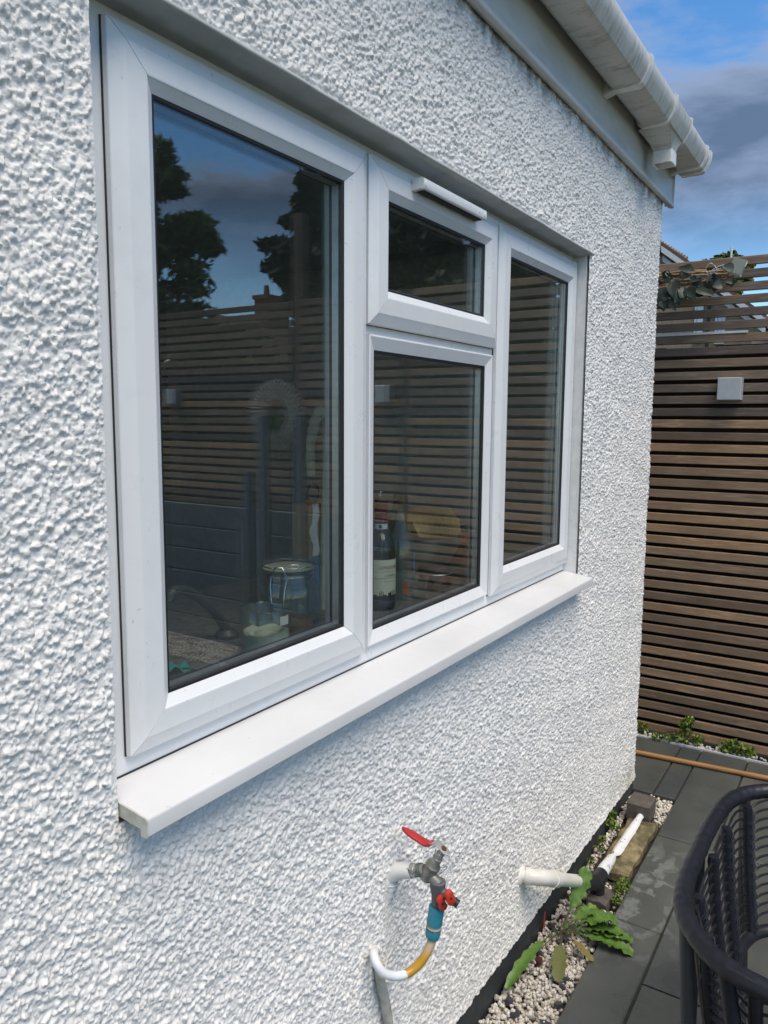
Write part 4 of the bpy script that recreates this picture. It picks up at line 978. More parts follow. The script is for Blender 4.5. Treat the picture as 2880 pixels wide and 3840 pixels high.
def strap(pts_, w_, th, mb):
    rings_ = []
    for i, p in enumerate(pts_):
        a_ = Vv(pts_[max(i - 1, 0)]); b__ = Vv(pts_[min(i + 1, len(pts_) - 1)]); T_ = (b__ - a_).normalized(); S_ = (wd - T_ * wd.dot(T_)).normalized(); U_ = T_.cross(S_).normalized()
        ww = w_[i] if hasattr(w_, '__len__') else w_
        rings_.append([Vv(p) + S_ * sx * ww + U_ * sz * th for sx, sz in ((-1, -.6), (-.8, -1), (.8, -1), (1, -.6), (1, .6), (.8, 1), (-.8, 1), (-1, .6))])
    mb.loft(rings_); return mb
mp_ = spline([(1.401, .7205, .8035), (1.401, .734, .8115), (1.401, .7455, .8195), (1.400, .7565, .8205), (1.400, .768, .8145), (1.400, .778, .8135)], 18)
part('lever', strap(mp_, [.006, .0085] + [.0108] * 8 + [.0088] * 9, 0.0013, MB()), MAT['steel'], tp_, 40)
gp_ = spline([(1.400, .761, .8185), (1.400, .770, .8130), (1.400, .779, .8125), (1.399, .806, .8205), (1.398, .838, .8305)], 18)
part('lever_grip', strap(gp_, [.0095] + [.0112] * 14 + [.0105, .0085, .0045, .001], 0.0034, MB()), MAT['redgrip'], tp_, 60)
part('lever_nut', MB().lathe([(0.0066, 0.001), (0.0066, 0.0055), (.004, .007)], lv, sdir, 6), MAT['rust'], tp_)
part('spout', MB().tube(spline([st0 + Vv((0, -.002, -.008)), st0 + Vv((0, -.012, -.016)), (1.401, .7475, .727)], 8), [.0115, .0118, .012, .0122, .0126, .013, .0134, .0136, .0136], 16), MAT['brass'], tp_, 60)
wi = MB()
for k in range(3):
    cpt = n0 + dirb * (0.020 + .0045 * k)
    wi.tube([cpt + (Vv((1, 0, 0)) * math.cos(t_) + Vv((0, .36, .93)) * math.sin(t_)) * .0142 for t_ in np.linspace(0, 6.6, 18)], .0008, 4)
wi.tube(spline([lv + Vv((-.010, .012, .004)), st0 + sdir * .050 + Vv((-.013, .006, 0)), st0 + sdir * .036 + Vv((-.012, -.006, 0)), st0 + sdir * .024 + Vv((-.006, -.018, 0)), st0 + sdir * .028 + Vv((0, -.030, -.002)), st0 + sdir * .006 + Vv((-.004, -.022, -.004))], 26), .0008, 4)
wi.tube(spline([n0 + Vv((-.014, .004, .012)), n0 + Vv((-.017, -.010, .004)), n0 + Vv((-.016, -.02, .012)), n0 + Vv((-.012, -.03, .010))], 18), .0008, 4)
part('wire_tie', wi, MAT['wire'], tp_, 60)
# Y-splitter, a thing of its own, screwed on the tap
ys = thing('hose_splitter', 'dark grey two way hose splitter with orange red valves under the tap', 'hose splitter', (1.40, 0.75, 0.66))
y0_ = Vv((1.401, 0.7465, 0.7335)); dn_ = Vv((0.0, 0.02, -1)).normalized()
part('threaded_collar', MB().lathe([(0.0165, 0), (0.0178, 0.001), (0.0178, 0.003), (0.0160, 0.022), (0.0150, 0.026)], y0_, dn_, 20), MAT['greyplastic'], ys, 40)
part('body', MB().tube([y0_ + dn_ * .018, y0_ + dn_ * .032, y0_ + dn_ * .066], [.0145, .0132, .0122], 18).tube(spline([y0_ + dn_ * .020, y0_ + Vv((0, -.020, -.024)), y0_ + Vv((0, -.036, -.032))], 8), .0098, 16), MAT['greyplastic'], ys, 50)
part('open_outlet', MB().lathe([(.0085, 0), (.0085, .006), (.0102, .007), (.0102, .010), (.0085, .011), (.0098, .018), (.0065, .018), (.0065, .009)], y0_ + Vv((0, -.034, -.031)), Vv((.1, -.85, -.40)), 16), MAT['blackpvc'], ys, 40)
def knob(c, d):
    d = Vv(d).normalized(); a_ = Vv((0, 0, 1)); s_ = d.cross(a_).normalized(); a_ = s_.cross(d); c = Vv(c); rings_ = []
    out = [(0.0075 + 0.0105 * abs(math.cos(t_ - .30)) ** 1.5, t_) for t_ in np.linspace(0, 2 * math.pi, 24, endpoint=False)]
    for h_, k_ in ((0, .80), (.002, 1), (.0085, 1), (.0105, .85)):
        rings_.append([c + d * h_ + (a_ * math.cos(t_) + s_ * math.sin(t_)) * r_ * k_ for r_, t_ in out])
    m_ = MB().loft(rings_); m_.lathe([(.0065, -.010), (.0065, .0)], c, d, 12); return m_
k1 = y0_ + Vv((-.008, -.0125, -.040)); k2 = y0_ + Vv((-.012, -.034, -.017))
KD = Vv((-.62, -.78, .05))
part('valve_knob', knob(k1, KD), MAT['redknob'], ys, 40); part('valve_knob', knob(k2, KD), MAT['redknob'], ys, 40)
for k_ in (k1, k2): part('knob_hole', MB().lathe([(.0026, .0095), (.0026, .0110)], k_, KD, 10), MAT['gasket'], ys)
# hose with its connector
hs = thing('garden_hose', 'yellow hose half painted white with a turquoise connector, looping into the wall', 'hose', (1.38, 0.78, 0.55))
b0 = y0_ + dn_ * 0.0615; bd = Vv((-0.07, 0.10, -1)).normalized()
part('connector', MB().lathe([(.0135, -.001), (.0172, .0), (.0176, .003), (.0172, .030), (.0178, .038), (.0172, .0405), (.015, .041)], b0, bd, 22), MAT['blueplastic'], hs, 40)
part('connector_collar', MB().lathe([(.0140, .040), (.0140, .0465), (.0172, .047), (.0172, .0495)], b0, bd, 20), MAT['creamplastic'], hs, 40)
part('seal_ring', MB().lathe([(.0172, .0495), (.0176, .050), (.0172, .0512)], b0, bd, 20), MAT['gasket'], hs, 40)
rb = MB(); rings_ = []
u_ = bd.cross(Vv((0, 1, 0))).normalized(); w__ = bd.cross(u_)
for h_, kk_ in ((.0512, .97), (.053, 1.0), (.066, 1.0), (.070, .93), (.0735, .86)):
    rings_.append([b0 + bd * h_ + (u_ * math.cos(6.2832 * i / 32) + w__ * math.sin(6.2832 * i / 32)) * (.0172 if i % 4 < 2 else .0160) * kk_ for i in range(32)])
part('connector_nut', rb.loft(rings_), MAT['blueplastic'], hs, 35)
he = b0 + bd * .070
hpth = spline([he, he + bd * .010, (1.378, .760, .568), (1.362, .770, .549), (1.340, .784, .537), (1.312, .800, .541), (1.288, .813, .558), (1.280, .826, .578), (1.289, .840, .588), (1.309, .852, .580), (1.335, .866, .556), (1.345, .885, .54)], 60)
part('hose_pipe', MB().tube(hpth, .0098, 16), MAT['hose'], hs, 60)
solo('wall_pipe', MB().tube(spline([(1.322, 0.848, .545), (1.326, .846, .50), (1.342, .846, .45), (1.362, .846, .36), (1.378, .846, .20), (1.385, .846, .02)], 16), .0115, 12), MAT['wallpipe'], 'thin stained white pipe running down the wall below the hose loop', 'pipe', 60)

# ------------------------------------------------------------------ rattan chair
ch = thing('rattan_chair', 'black rattan garden armchair with wrapped tubular frame', 'chair', (1.83, -0.1, 0))
rail = spline([(1.40, -.46, .62), (1.385, -.30, .70), (1.383, -.10, .745), (1.403, .09, .752), (1.447, .187, .75), (1.541, .256, .75), (1.65, .281, .75), (1.82, .283, .75), (1.96, .279, .75), (2.10, .262, .75), (2.195, .215, .75), (2.245, .12, .752), (2.268, -.10, .745), (2.268, -.30, .70), (2.25, -.46, .62)], 180)
rads = [0.0193 + 0.0006 * math.sin(i * 1.9) + 0.0009 * mnoise.noise((i * .35, 0, 0)) for i in range(181)]
part('top_rail', MB().tube(rail, rads, 14), MAT['rattan'], ch, 60)
CEN = Vector((1.83, -0.12, 0))
def shell(t, k):        # t along the rail, k 0 top .. 1 seat
    p = rail[int(round(t * 180))]; c = Vector((CEN.x, min(p.y, CEN.y + 0.0), 0)) if False else CEN
    inn = 0.030 + 0.045 * k ** 1.4
    d = Vector((p.x - c.x, p.y - c.y, 0)); L_ = d.length
    q_ = c + d * (1 - inn / max(L_, .01)); return Vector((q_.x, q_.y, (p.z - .012) * (1 - k) + 0.40 * k))
staves = [0.13, 0.24, 0.335, 0.42, 0.505, 0.59, 0.68, 0.78, 0.885]
for t in staves:
    pth = [shell(t, k) for k in np.linspace(0, 1, 26)]
    part('stave', MB().tube(pth, [0.0118 + 0.0020 * abs(math.sin(i * 1.35)) for i in range(26)], 9), MAT['rattan'], ch, 60)
sd = MB()
for lev in range(13):
    k = 0.05 + lev * 0.072
    fine_t = []
    for a_, b_ in zip(staves[:-1], staves[1:]):
        for f_ in np.linspace(0, 1, 7)[:-1]: fine_t.append((a_ + (b_ - a_) * f_, f_))
    fine_t.append((staves[-1], 0))
    pts_ = []
    for t, f_ in fine_t:
        t0 = min(int(t * 180), 179); f2 = t * 180 - t0
        pa, pb = shell(t0 / 180, k), shell((t0 + 1) / 180, k); p = pa.lerp(pb, f2)
        p.z += 0.020 * math.sin(math.pi * f_); pts_.append(p)
    sd.tube(pts_, 0.0031, 6)
part('strand', sd, MAT['rattan'], ch, 60)
# diagonal lashing on the staves at the corner
for t in (0.335, 0.42, 0.59, 0.68):
    ls = MB()
    for k in np.linspace(0.08, 0.92, 12):
        c0 = shell(t, k); 
        for j in (-1, 0, 1): ls.tube([c0 + Vector((-.012, -.008 + .004 * j, -.018)), c0 + Vector((.0, -.016 + .004 * j, .0)), c0 + Vector((.012, -.006 + .004 * j, .02))], .0018, 5)
    part('lashing', ls, MAT['rattan'], ch, 60, kind='stuff')
seat_ring = [shell(t, 1.0) for t in np.linspace(0.06, 0.94, 50)]
part('seat_rail', MB().tube(seat_ring, 0.016, 10).tube([seat_ring[0], Vector((1.62, -.52, .40)), Vector((2.04, -.52, .40)), seat_ring[-1]], .016, 10), MAT['rattan'], ch, 60)
se = MB()
for k in range(26):
    x = 1.56 + k * 0.0212; se.tube([(x, -.50, .405), (x, -.2, .395), (x, .06 - 1.4 * (x - 1.83) ** 2, .405)], .0042, 6)
for k in range(22):
    y = -.49 + k * 0.024; hw = .27 if y < -.1 else max(.08, .27 - .55 * (y + .1)); se.tube([(1.83 - hw, y, .405), (1.83, y, .398), (1.83 + hw, y, .405)], .0042, 6)
part('seat', se, MAT['rattan'], ch, 60)
for (t, bx, by) in ((0.36, 1.50, .20), (0.70, 2.20, .205), (0.05, 1.42, -.44), (0.95, 2.24, -.44), (0.50, 1.86, .285), (0.27, 1.405, .02), (0.79, 2.255, .02)):
    p = rail[int(t * 180)]; wrapped = t in (0.50, 0.27, 0.79)
    part('leg', MB().tube([Vector((p.x, p.y, p.z - .006)), Vector((bx * .5 + p.x * .5, by * .5 + p.y * .5, .38)), Vector((bx, by, 0.0))], 0.0145, 12), MAT['chairmetal'] if not wrapped else MAT['rattan'], ch, 60)
part('lower_rail', MB().tube([(1.42, -.44, .16), (1.405, .02, .16), (1.50, .20, .16), (1.86, .285, .16), (2.20, .205, .16), (2.255, .02, .16), (2.24, -.44, .16)], .011, 10), MAT['rattan'], ch, 60)

# ------------------------------------------------------------------ things on the worktop behind the glass
ZW = 1.2766
def text_mesh(body, size, mat_):
    cu = bpy.data.curves.new('lettering', 'FONT'); cu.body = body; cu.size = size; cu.fill_mode = 'FRONT'
    o = bpy.data.objects.new('lettering', cu); col.objects.link(o)
    bpy.context.view_layer.update(); dg = bpy.context.evaluated_depsgraph_get()
    me = bpy.data.meshes.new_from_object(o.evaluated_get(dg)); bpy.data.objects.remove(o); bpy.data.curves.remove(cu)
    bm = bmesh.new(); bm.from_mesh(me); bmesh.ops.subdivide_edges(bm, edges=[e for e in bm.edges if e.calc_length() > size * .3], cuts=1); bm.to_mesh(me); bm.free()
    me.materials.clear(); me.materials.append(mat_); return me
bo = thing('wine_bottle', 'dark green wine bottle with cream label and burgundy neck foil', 'bottle', (1.568, 1.008, ZW))
bc = Vector((1.568, 1.008, ZW)); br = 0.0362
part('glass', MB().lathe([(.020, .003), (.033, 0), (br, .004), (br, .145), (.0350, .158), (.030, .172), (.0215, .184), (.0158, .194), (.0150, .205), (.0145, .250), (.0155, .251), (.0155, .262), (.011, .263)], bc, n=40), MAT['bottleglass'], bo, 40)
part('foil', MB().lathe([(.0157, .212), (.0156, .250), (.0164, .251), (.0164, .2625), (.010, .2635)], bc, n=28), MAT['foil'], bo, 40)
phc = math.atan2(-bc.y, -bc.x)
def wrap(me, r, ph0, z0):
    for v in me.vertices:
        a_ = ph0 + v.co.x / r; v.co = Vector((bc.x + r * math.cos(a_), bc.y + r * math.sin(a_), z0 + v.co.y))
    return me
def arc(r, a0, a1, z0, z1, n=28):
    return MB().grid([[(bc.x + r * math.cos(a0 + (a1 - a0) * i / n), bc.y + r * math.sin(a0 + (a1 - a0) * i / n), z) for z in (z0, z1)] for i in range(n + 1)])
la0 = phc + R(-58)
lab = part('label', arc(br + .0004, la0, la0 + R(190), ZW + .036, ZW + .126), MAT['label'], bo, 60)
part('neck_band', arc(.01595, phc - R(100), phc + R(100), ZW + .1985, ZW + .2115), MAT['paper'], bo, 60)
part('band_print', arc(.01605, phc - R(20), phc + R(5), ZW + .2005, ZW + .2095, 6), MAT['ink'], bo, 60)
part('dark_band', arc(br + .0006, la0, la0 + R(190), ZW + .010, ZW + .038), MAT['ink'], bo, 60)
tx = part('lettering', wrap(text_mesh('LONGOBARDI', .0112, MAT['redink']), br + .0009, phc - R(8), ZW + .1035), None, bo)
part('lettering', wrap(text_mesh('CHIANTI', .0082, MAT['ink']), br + .0009, phc + R(16), ZW + .0845), None, bo)
lnm = MB()
for a0_, a1_, z_ in ((-25, 75, .081), (10, 70, .0975), (12, 64, .072)):
    q_ = arc(br + .0008, phc + R(a0_), phc + R(a1_), ZW + z_, ZW + z_ + .0006, 12); lnm.add(q_.v, q_.f)
part('rule_line', lnm, MAT['ink'], bo)
cyp = MB()
for a_, h_, w_ in ((-3, .010, 3), (3, .013, 2.5), (9, .011, 2.5), (34, .007, 9), (42, .010, 7), (52, .013, 3), (58, .012, 3), (65, .011, 4), (-20, .003, 12), (15, .003, 14)):
    q_ = arc(br + .0008, phc + R(a_ - w_ / 2), phc + R(a_ + w_ / 2), ZW + .036, ZW + .038 + h_, 3)
    cyp.add(q_.v, q_.f)
part('landscape_print', cyp, MAT['ink'], bo)
sl = MB()
for z_, a0_, a1_ in ((.028, -8, 12), (.023, -8, 60), (.019, -8, 48)):
    q_ = arc(br + .0009, phc + R(a0_), phc + R(a1_), ZW + z_, ZW + z_ + .0014, 8); sl.add(q_.v, q_.f)
part('small_print', sl, MAT['greyplastic'], bo)
po = MB().lathe([(.0165, .2635), (.0165, .268), (.011, .274), (.0065, .2765)], bc, n=14).tube([bc + Vector((-.02, -.003, .259)), bc + Vector((-.008, 0, .266))], .004, 6)
part('stopper', po, MAT['ink'], bo, 40)
part('pull_loop', MB().tube(spline([bc + Vector((-.006, 0, .274)), bc + Vector((-.005, 0, .286)), bc + Vector((.003, 0, .290)), bc + Vector((.010, 0, .284)), bc + Vector((.011, 0, .272))], 12), .0014, 6), MAT['chrome'], bo, 60)
# clear bottle
b2 = thing('clear_bottle', 'clear glass bottle with dark cap behind the wine bottle', 'bottle', (1.752, 1.065, ZW)); c2 = Vector((1.752, 1.065, ZW))
part('glass', MB().lathe([(.030, .0), (.040, .003), (.040, .125), (.034, .150), (.022, .180), (.017, .205), (.017, .238), (.0145, .238), (.0145, .205), (.031, .150), (.037, .122), (.037, .006)], c2, n=30), MAT['glass'], b2, 40)
part('cap', MB().lathe([(.0195, .232), (.0195, .262), (.016, .265)], c2, n=20).lathe([(.0215, .226), (.0215, .232)], c2, n=20), MAT['ink'], b2, 40)
part('label', MB().grid([[(c2.x + .0405 * math.cos(a_), c2.y + .0405 * math.sin(a_), ZW + z) for z in (.045, .115)] for a_ in np.linspace(R(-85), R(-40), 8)]), MAT['bluecard'], b2)
# clip-top storage jar
kj = thing('storage_jar', 'large clip top glass storage jar beside the blue carton', 'jar', (1.248, 1.035, ZW)); jc = Vector((1.248, 1.035, ZW))
part('glass', MB().lathe([(.045, 0), (.059, .004), (.0625, .015), (.0625, .085), (.0605, .110), (.054, .128), (.0515, .134), (.0515, .148), (.048, .148), (.048, .134), (.056, .110), (.059, .085), (.059, .015), (.050, .006)], jc, n=36), MAT['glass'], kj, 45)
part('rubber_ring', MB().lathe([(.0525, .1485), (.055, .150), (.0525, .1525)], jc, n=32), MAT['cork'], kj, 45)
part('lid', MB().lathe([(.054, .153), (.0565, .156), (.0565, .162), (.052, .168), (.044, .171), (.038, .169), (.0, .168)], jc, n=32, caps=False), MAT['glass'], kj, 45)
wl = MB(); fa_ = math.atan2(-jc.y, -jc.x) - R(20)
fd_ = Vector((math.cos(fa_), math.sin(fa_), 0)); fs_ = Vector((-math.sin(fa_), math.cos(fa_), 0))
wl.tube([jc + fd_ * .058 + fs_ * .018 + Vector((0, 0, .140)), jc + fd_ * .066 + fs_ * .016 + Vector((0, 0, .122)), jc + fd_ * .069 + fs_ * .013 + Vector((0, 0, .086)), jc + fd_ * .069 - fs_ * .013 + Vector((0, 0, .086)), jc + fd_ * .066 - fs_ * .016 + Vector((0, 0, .122)), jc + fd_ * .058 - fs_ * .018 + Vector((0, 0, .140))], .0014, 6)
wl.tube([jc + fd_ * .059 + fs_ * .017 + Vector((0, 0, .138)), jc + fd_ * .060 + fs_ * .008 + Vector((0, 0, .160)), jc + fd_ * .060 - fs_ * .008 + Vector((0, 0, .160)), jc + fd_ * .059 - fs_ * .017 + Vector((0, 0, .138))], .0014, 6)
for hz_ in (.137, .157): wl.tube([jc + Vector((math.cos(t_), math.sin(t_), 0)) * (.053 if hz_ < .15 else .0575) + Vector((0, 0, hz_)) for t_ in np.linspace(0, 6.2832, 40)], .0013, 6)
part('wire_clip', wl, MAT['chrome'], kj, 60)
part('dark_contents', MB().lathe([(.02, .007), (.055, .008), (.056, .030), (.045, .040), (.02, .044)], jc, n=24), MAT['rust'], kj, 60)
# candle glass
cg = thing('candle_glass', 'short candle glass with cream wax and a white sticker at the front of the worktop', 'candle', (1.138, 1.005, ZW)); cc_ = Vector((1.138, 1.005, ZW))
part('glass', MB().lathe([(.047, 0), (.0495, .003), (.0505, .088), (.0490, .090), (.0475, .088), (.0465, .006), (.02, .005)], cc_, n=36), MAT['glass'], cg, 45)
wx = []
for i in range(9):
    r_ = .046 * i / 8; wx.append([cc_ + Vector((r_ * math.cos(a_), r_ * math.sin(a_), .036 + .012 * mnoise.noise((r_ * 40 * math.cos(a_), r_ * 40 * math.sin(a_), 3)) + (.006 if r_ > .03 else 0))) for a_ in np.linspace(0, 6.2832, 24, endpoint=False)])
wxm = MB().loft([[cc_ + Vector((.046 * math.cos(a_), .046 * math.sin(a_), .006)) for a_ in np.linspace(0, 6.2832, 24, endpoint=False)]] + wx[::-1], caps=False)
part('wax', wxm, MAT['wax'], cg, 60)
part('sticker', MB().grid([[(cc_.x + .0512 * math.cos(a_), cc_.y + .0512 * math.sin(a_), ZW + z) for z in (.062, .080)] for a_ in np.linspace(R(-105), R(-78), 6)]), MAT['paper'], cg)
# carton with torn paper
cb = thing('carton', 'brown and blue carton with torn white paper behind the storage jar', 'carton', (1.47, 1.14, ZW))
part('upper_board', MB().box(1.425, 1.512, 1.12, 1.17, ZW + .132, ZW + .262), MAT['card'], cb); part('lower_board', MB().box(1.4245, 1.5125, 1.119, 1.171, ZW, ZW + .1318), MAT['bluecard'], cb)
tpm = MB(); rows = []
for i in range(14):
    t = i / 13; z = ZW + .262 - .125 * t; c_x = 1.447 + .006 * math.sin(t * 9); w_ = .013 * (1 + .6 * mnoise.noise((t * 7, 1, 1)))
    rows.append([(c_x - w_, 1.1185, z), (c_x, 1.117 - .003 * abs(mnoise.noise((t * 12, 0, 5))), z), (c_x + w_, 1.1185, z)])
part('torn_paper', tpm.grid(rows), MAT['paper'], cb, 60)
solo('metal_ring', MB().tube([(1.462 + .0225 * math.cos(t_), 1.135, ZW + .286 + .0225 * math.sin(t_)) for t_ in np.linspace(0, 6.2832, 40)], .0022, 8), MAT['chairmetal'], 'small dark metal ring standing on top of the brown carton', 'ring', 60)
# cream spout
spn = spline([(1.452, 1.10, 1.742), (1.448, 1.10, 1.760), (1.430, 1.10, 1.745), (1.414, 1.10, 1.705), (1.406, 1.10, 1.665), (1.408, 1.10, 1.61)], 24)
to = thing('cream_spout', 'cream curved spout hanging behind the right side of the large left pane', 'spout', (1.44, 1.1, ZW))
part('spout_arm', MB().tube(spn, [.014] * 8 + [.0125] * 9 + [.0105] * 8, 12), MAT['cork'], to, 60)
part('riser', MB().tube([(1.474, 1.10, 1.80), (1.470, 1.10, 1.70), (1.475, 1.12, 1.2766)], [.006, .0085, .0085], 10), MAT['cork'], to, 60)
kt = thing('kitchen_tap', 'dark curved kitchen tap spout behind the lower left of the large left pane', 'tap', (1.17, 1.16, ZW))
part('swan_neck', MB().tube(spline([(1.010, 1.14, 1.385), (1.021, 1.14, 1.402), (1.050, 1.14, 1.401), (1.085, 1.14, 1.381), (1.122, 1.14, 1.351), (1.150, 1.14, 1.318), (1.164, 1.14, 1.296), (1.168, 1.14, 1.277)], 30), .0105, 12), MAT['chairmetal'], kt, 60)
part('tap_base', MB().lathe([(.026, 0), (.026, .008), (.016, .018)], (1.168, 1.14, ZW), n=18), MAT['chairmetal'], kt, 40)
# glass jar with sticker, amber jar
gj = thing('low_glass_jar', 'low open clear glass jar with an orange sticker beside the wine bottle', 'jar', (1.705, 1.005, ZW)); g_ = Vector((1.705, 1.005, ZW))
part('glass', MB().lathe([(.040, 0), (.046, .003), (.0475, .048), (.0495, .056), (.0475, .060), (.0455, .056), (.0435, .005), (.02, .004)], g_, n=32), MAT['glass'], gj, 45)
part('sticker', MB().grid([[(g_.x + .0480 * math.cos(a_), g_.y + .0480 * math.sin(a_), ZW + z) for z in (.018, .048)] for a_ in np.linspace(R(-172), R(-152), 5)]), MAT['orange'], gj)
aj = thing('amber_jar', 'dark amber jar with a black lid', 'jar', (1.850, 1.01, ZW)); a0 = Vector((1.850, 1.01, ZW))
part('glass', MB().lathe([(.042, 0), (.0465, .004), (.0465, .040), (.044, .044)], a0, n=32), MAT['amber'], aj, 45)
part('lid', MB().lathe([(.0475, .0445), (.0475, .060), (.044, .0635), (.040, .0635), (.038, .059), (0, .059)], a0, n=32, caps=False), MAT['ink'], aj, 45)
part('lid_rim', MB().lathe([(.0474, .0425), (.0482, .0432), (.0474, .0444)], a0, n=32), MAT['alu'], aj, 45)
# bowl with sponge, orange tub
bw = thing('metal_bowl', 'brushed metal bowl holding a yellow sponge', 'bowl', (2.045, 1.17, ZW)); w0 = Vector((2.045, 1.17, ZW))
part('bowl_shell', MB().lathe([(.04, 0), (.07, .004), (.105, .05), (.128, .095), (.130, .112), (.127, .112), (.102, .052), (.066, .008), (.0, .006)], w0, n=36, caps=False), MAT['bowl'], bw, 45)
solo('sponge', MB().prism([(1.90, 1.09, ZW + .128), (2.15, 1.08, ZW + .090), (2.17, 1.10, ZW + .150), (2.10, 1.10, ZW + .195), (1.98, 1.10, ZW + .178), (1.875, 1.10, ZW + .172)], [(1.92, 1.20, ZW + .128), (2.15, 1.20, ZW + .090), (2.17, 1.20, ZW + .150), (2.10, 1.20, ZW + .195), (1.98, 1.20, ZW + .178), (1.895, 1.20, ZW + .172)]), MAT['sponge'], 'large yellow sponge wedged in the metal bowl', 'sponge')
solo('orange_tub', MB().loft([rr_(2.19, 2.32, 1.08, 1.20, ZW, .02), rr_(2.172, 2.338, 1.062, 1.218, ZW + .070, .02), rr_(2.166, 2.344, 1.056, 1.224, ZW + .071, .02), rr_(2.166, 2.344, 1.056, 1.224, ZW + .080, .02), rr_(2.18, 2.33, 1.07, 1.21, ZW + .080, .02), rr_(2.20, 2.31, 1.09, 1.19, ZW + .01, .02)]), MAT['orange'], 'orange plastic tub on the worktop right of the bowl', 'tub', 40)
solo('cleaning_cloth', MB().grid([[(0.875 + .055 * i / 7, 0.985 + .03 * j / 5, ZW + .030 + .010 * math.sin(i * .9) + .006 * math.cos(j * 1.3 + i)) for j in range(6)] for i in range(8)]), MAT['teal'], 'crumpled teal cloth in the lower left corner of the large left pane', 'cloth', 60)
solo('dark_sponge', MB().loft([rr_(0.855, 0.935, 0.982, 1.03, ZW, .01), rr_(0.850, 0.94, 0.98, 1.032, ZW + .018, .012), rr_(.858, .932, .986, 1.026, ZW + .024, .01)]), MAT['ink'], 'dark sponge pad under the teal cloth', 'sponge', 40)

# ------------------------------------------------------------------ beyond the fences
def from_px(u, v, dist):
    d = r2 * ((u - 1440) / FPX) - u2 * ((v - 1920) / FPX) + fw; k = dist / math.hypot(d.x, d.y); return Vector((d.x * k, d.y * k, d.z * k + H))
nh = thing('neighbour_house', 'buff neighbouring house with tiled roof glimpsed over the fence', 'house', (25, 4.5, 0))
XH = 25.0
def onx(u, v, x=XH):
    d = r2 * ((u - 1440) / FPX) - u2 * ((v - 1920) / FPX) + fw; k = x / d.x; return Vector((x, d.y * k, d.z * k + H))
eR = onx(2860, 1190); eL = onx(2480, 925); yl = 9.5
sl_ = (eL.z - eR.z) / (eL.y - eR.y); apz = eR.z + sl_ * (yl * .62 - eR.y); apy = yl * .62
wall_y0 = eR.y + 0.25
wq = [(XH, wall_y0, 0), (XH, yl, 0), (XH, yl, eR.z + sl_ * .25), (XH, apy, apz - .12), (XH, wall_y0, eR.z + sl_ * .25 - .12)]
part('wall', MB().prism(wq, [(XH + 7, p[1], p[2]) for p in wq]), MAT['tanrender'], nh)
def roofp(a, b, mat, x0, x1, t0, t1):
    return MB().prism([(x0, a[1], a[2] + t0), (x0, b[1], b[2] + t0), (x0, b[1], b[2] + t1), (x0, a[1], a[2] + t1)], [(x1, a[1], a[2] + t0), (x1, b[1], b[2] + t0), (x1, b[1], b[2] + t1), (x1, a[1], a[2] + t1)])
A_ = (0, eR.y - .1, eR.z - sl_ * .1); B_ = (0, apy, apz)
C_ = (0, yl + .35, eR.z + sl_ * .25 - .1)
part('roof', roofp(A_, B_, None, XH - .28, XH + 7.2, 0, .14), MAT['rooftile'], nh); part('roof', roofp(B_, C_, None, XH - .28, XH + 7.2, 0, .14), MAT['rooftile'], nh)
part('barge_board', roofp(A_, B_, None, XH - .32, XH - .285, -.16, .02), MAT['whiteplastic'], nh); part('barge_board', roofp(A_, B_, None, XH - .10, XH - .06, -.40, -.24), MAT['whiteplastic'], nh)
def nwin(u0, u1, v0, v1):
    a_, b_ = onx(u0, v1), onx(u1, v0); y1_, y0n = a_.y, b_.y; z0_, z1_ = a_.z, b_.z
    w_ = part('window', MB().box(XH - .05, XH + .02, y0n, y1_, z0_, z1_), MAT['whiteplastic'], nh)
    part('pane', MB().box(XH - .055, XH - .049, y0n + .09, (y0n + y1_) / 2 - .03, z0_ + .07, z1_ - .07), MAT['winglass'], w_)
    part('pane', MB().box(XH - .055, XH - .049, (y0n + y1_) / 2 + .03, y1_ - .05, z0_ + .07, z1_ - .07), MAT['winglass'], w_)
nwin(2600, 2640, 1135, 1290); nwin(2678, 2722, 1175, 1290)
pA, pB = onx(2664, 1100), onx(2664, 1700)
part('downpipe', MB().tube([pA + Vector((-.08, 0, 0)), Vector((pB.x - .08, pA.y, 0))], .05, 10), MAT['ink'], nh)
# red roof with light ridge tiles to its left
rl = thing('red_roofed_house', 'red tiled roof with pale ridge tiles beside the house corner', 'house', (32, 12, 0))
e0, e1 = onx(2360, 850, 32), onx(2575, 985, 32)
part('roof', MB().prism([(32, e0.y, e0.z), (32, e1.y, e1.z), (32, e1.y, e1.z - 2.0), (32, e0.y + 4, e1.z - 2.0)], [(36, e0.y, e0.z), (36, e1.y, e1.z), (36, e1.y, e1.z - 2.0), (36, e0.y + 4, e1.z - 2.0)]), MAT['brick'], rl)
dch = (e1 - e0); rt_ = MB()
for k in range(22):
    a_ = e0 + dch * (k / 22); b_ = e0 + dch * ((k + .94) / 22); rt_.tube([a_ + Vector((-.1, 0, .02)), b_ + Vector((-.1, 0, .05))], .17, 8)
part('ridge_tile', rt_, simple('lichened_ridge_tile', (0.30, 0.23, 0.15), .9, (0.20, 0.14, 0.09), 3), rl, 40)
part('wall', MB().box(32.2, 36, e1.y + .5, e0.y + 4, 0, e1.z - 2.0), MAT['tanrender'], rl)

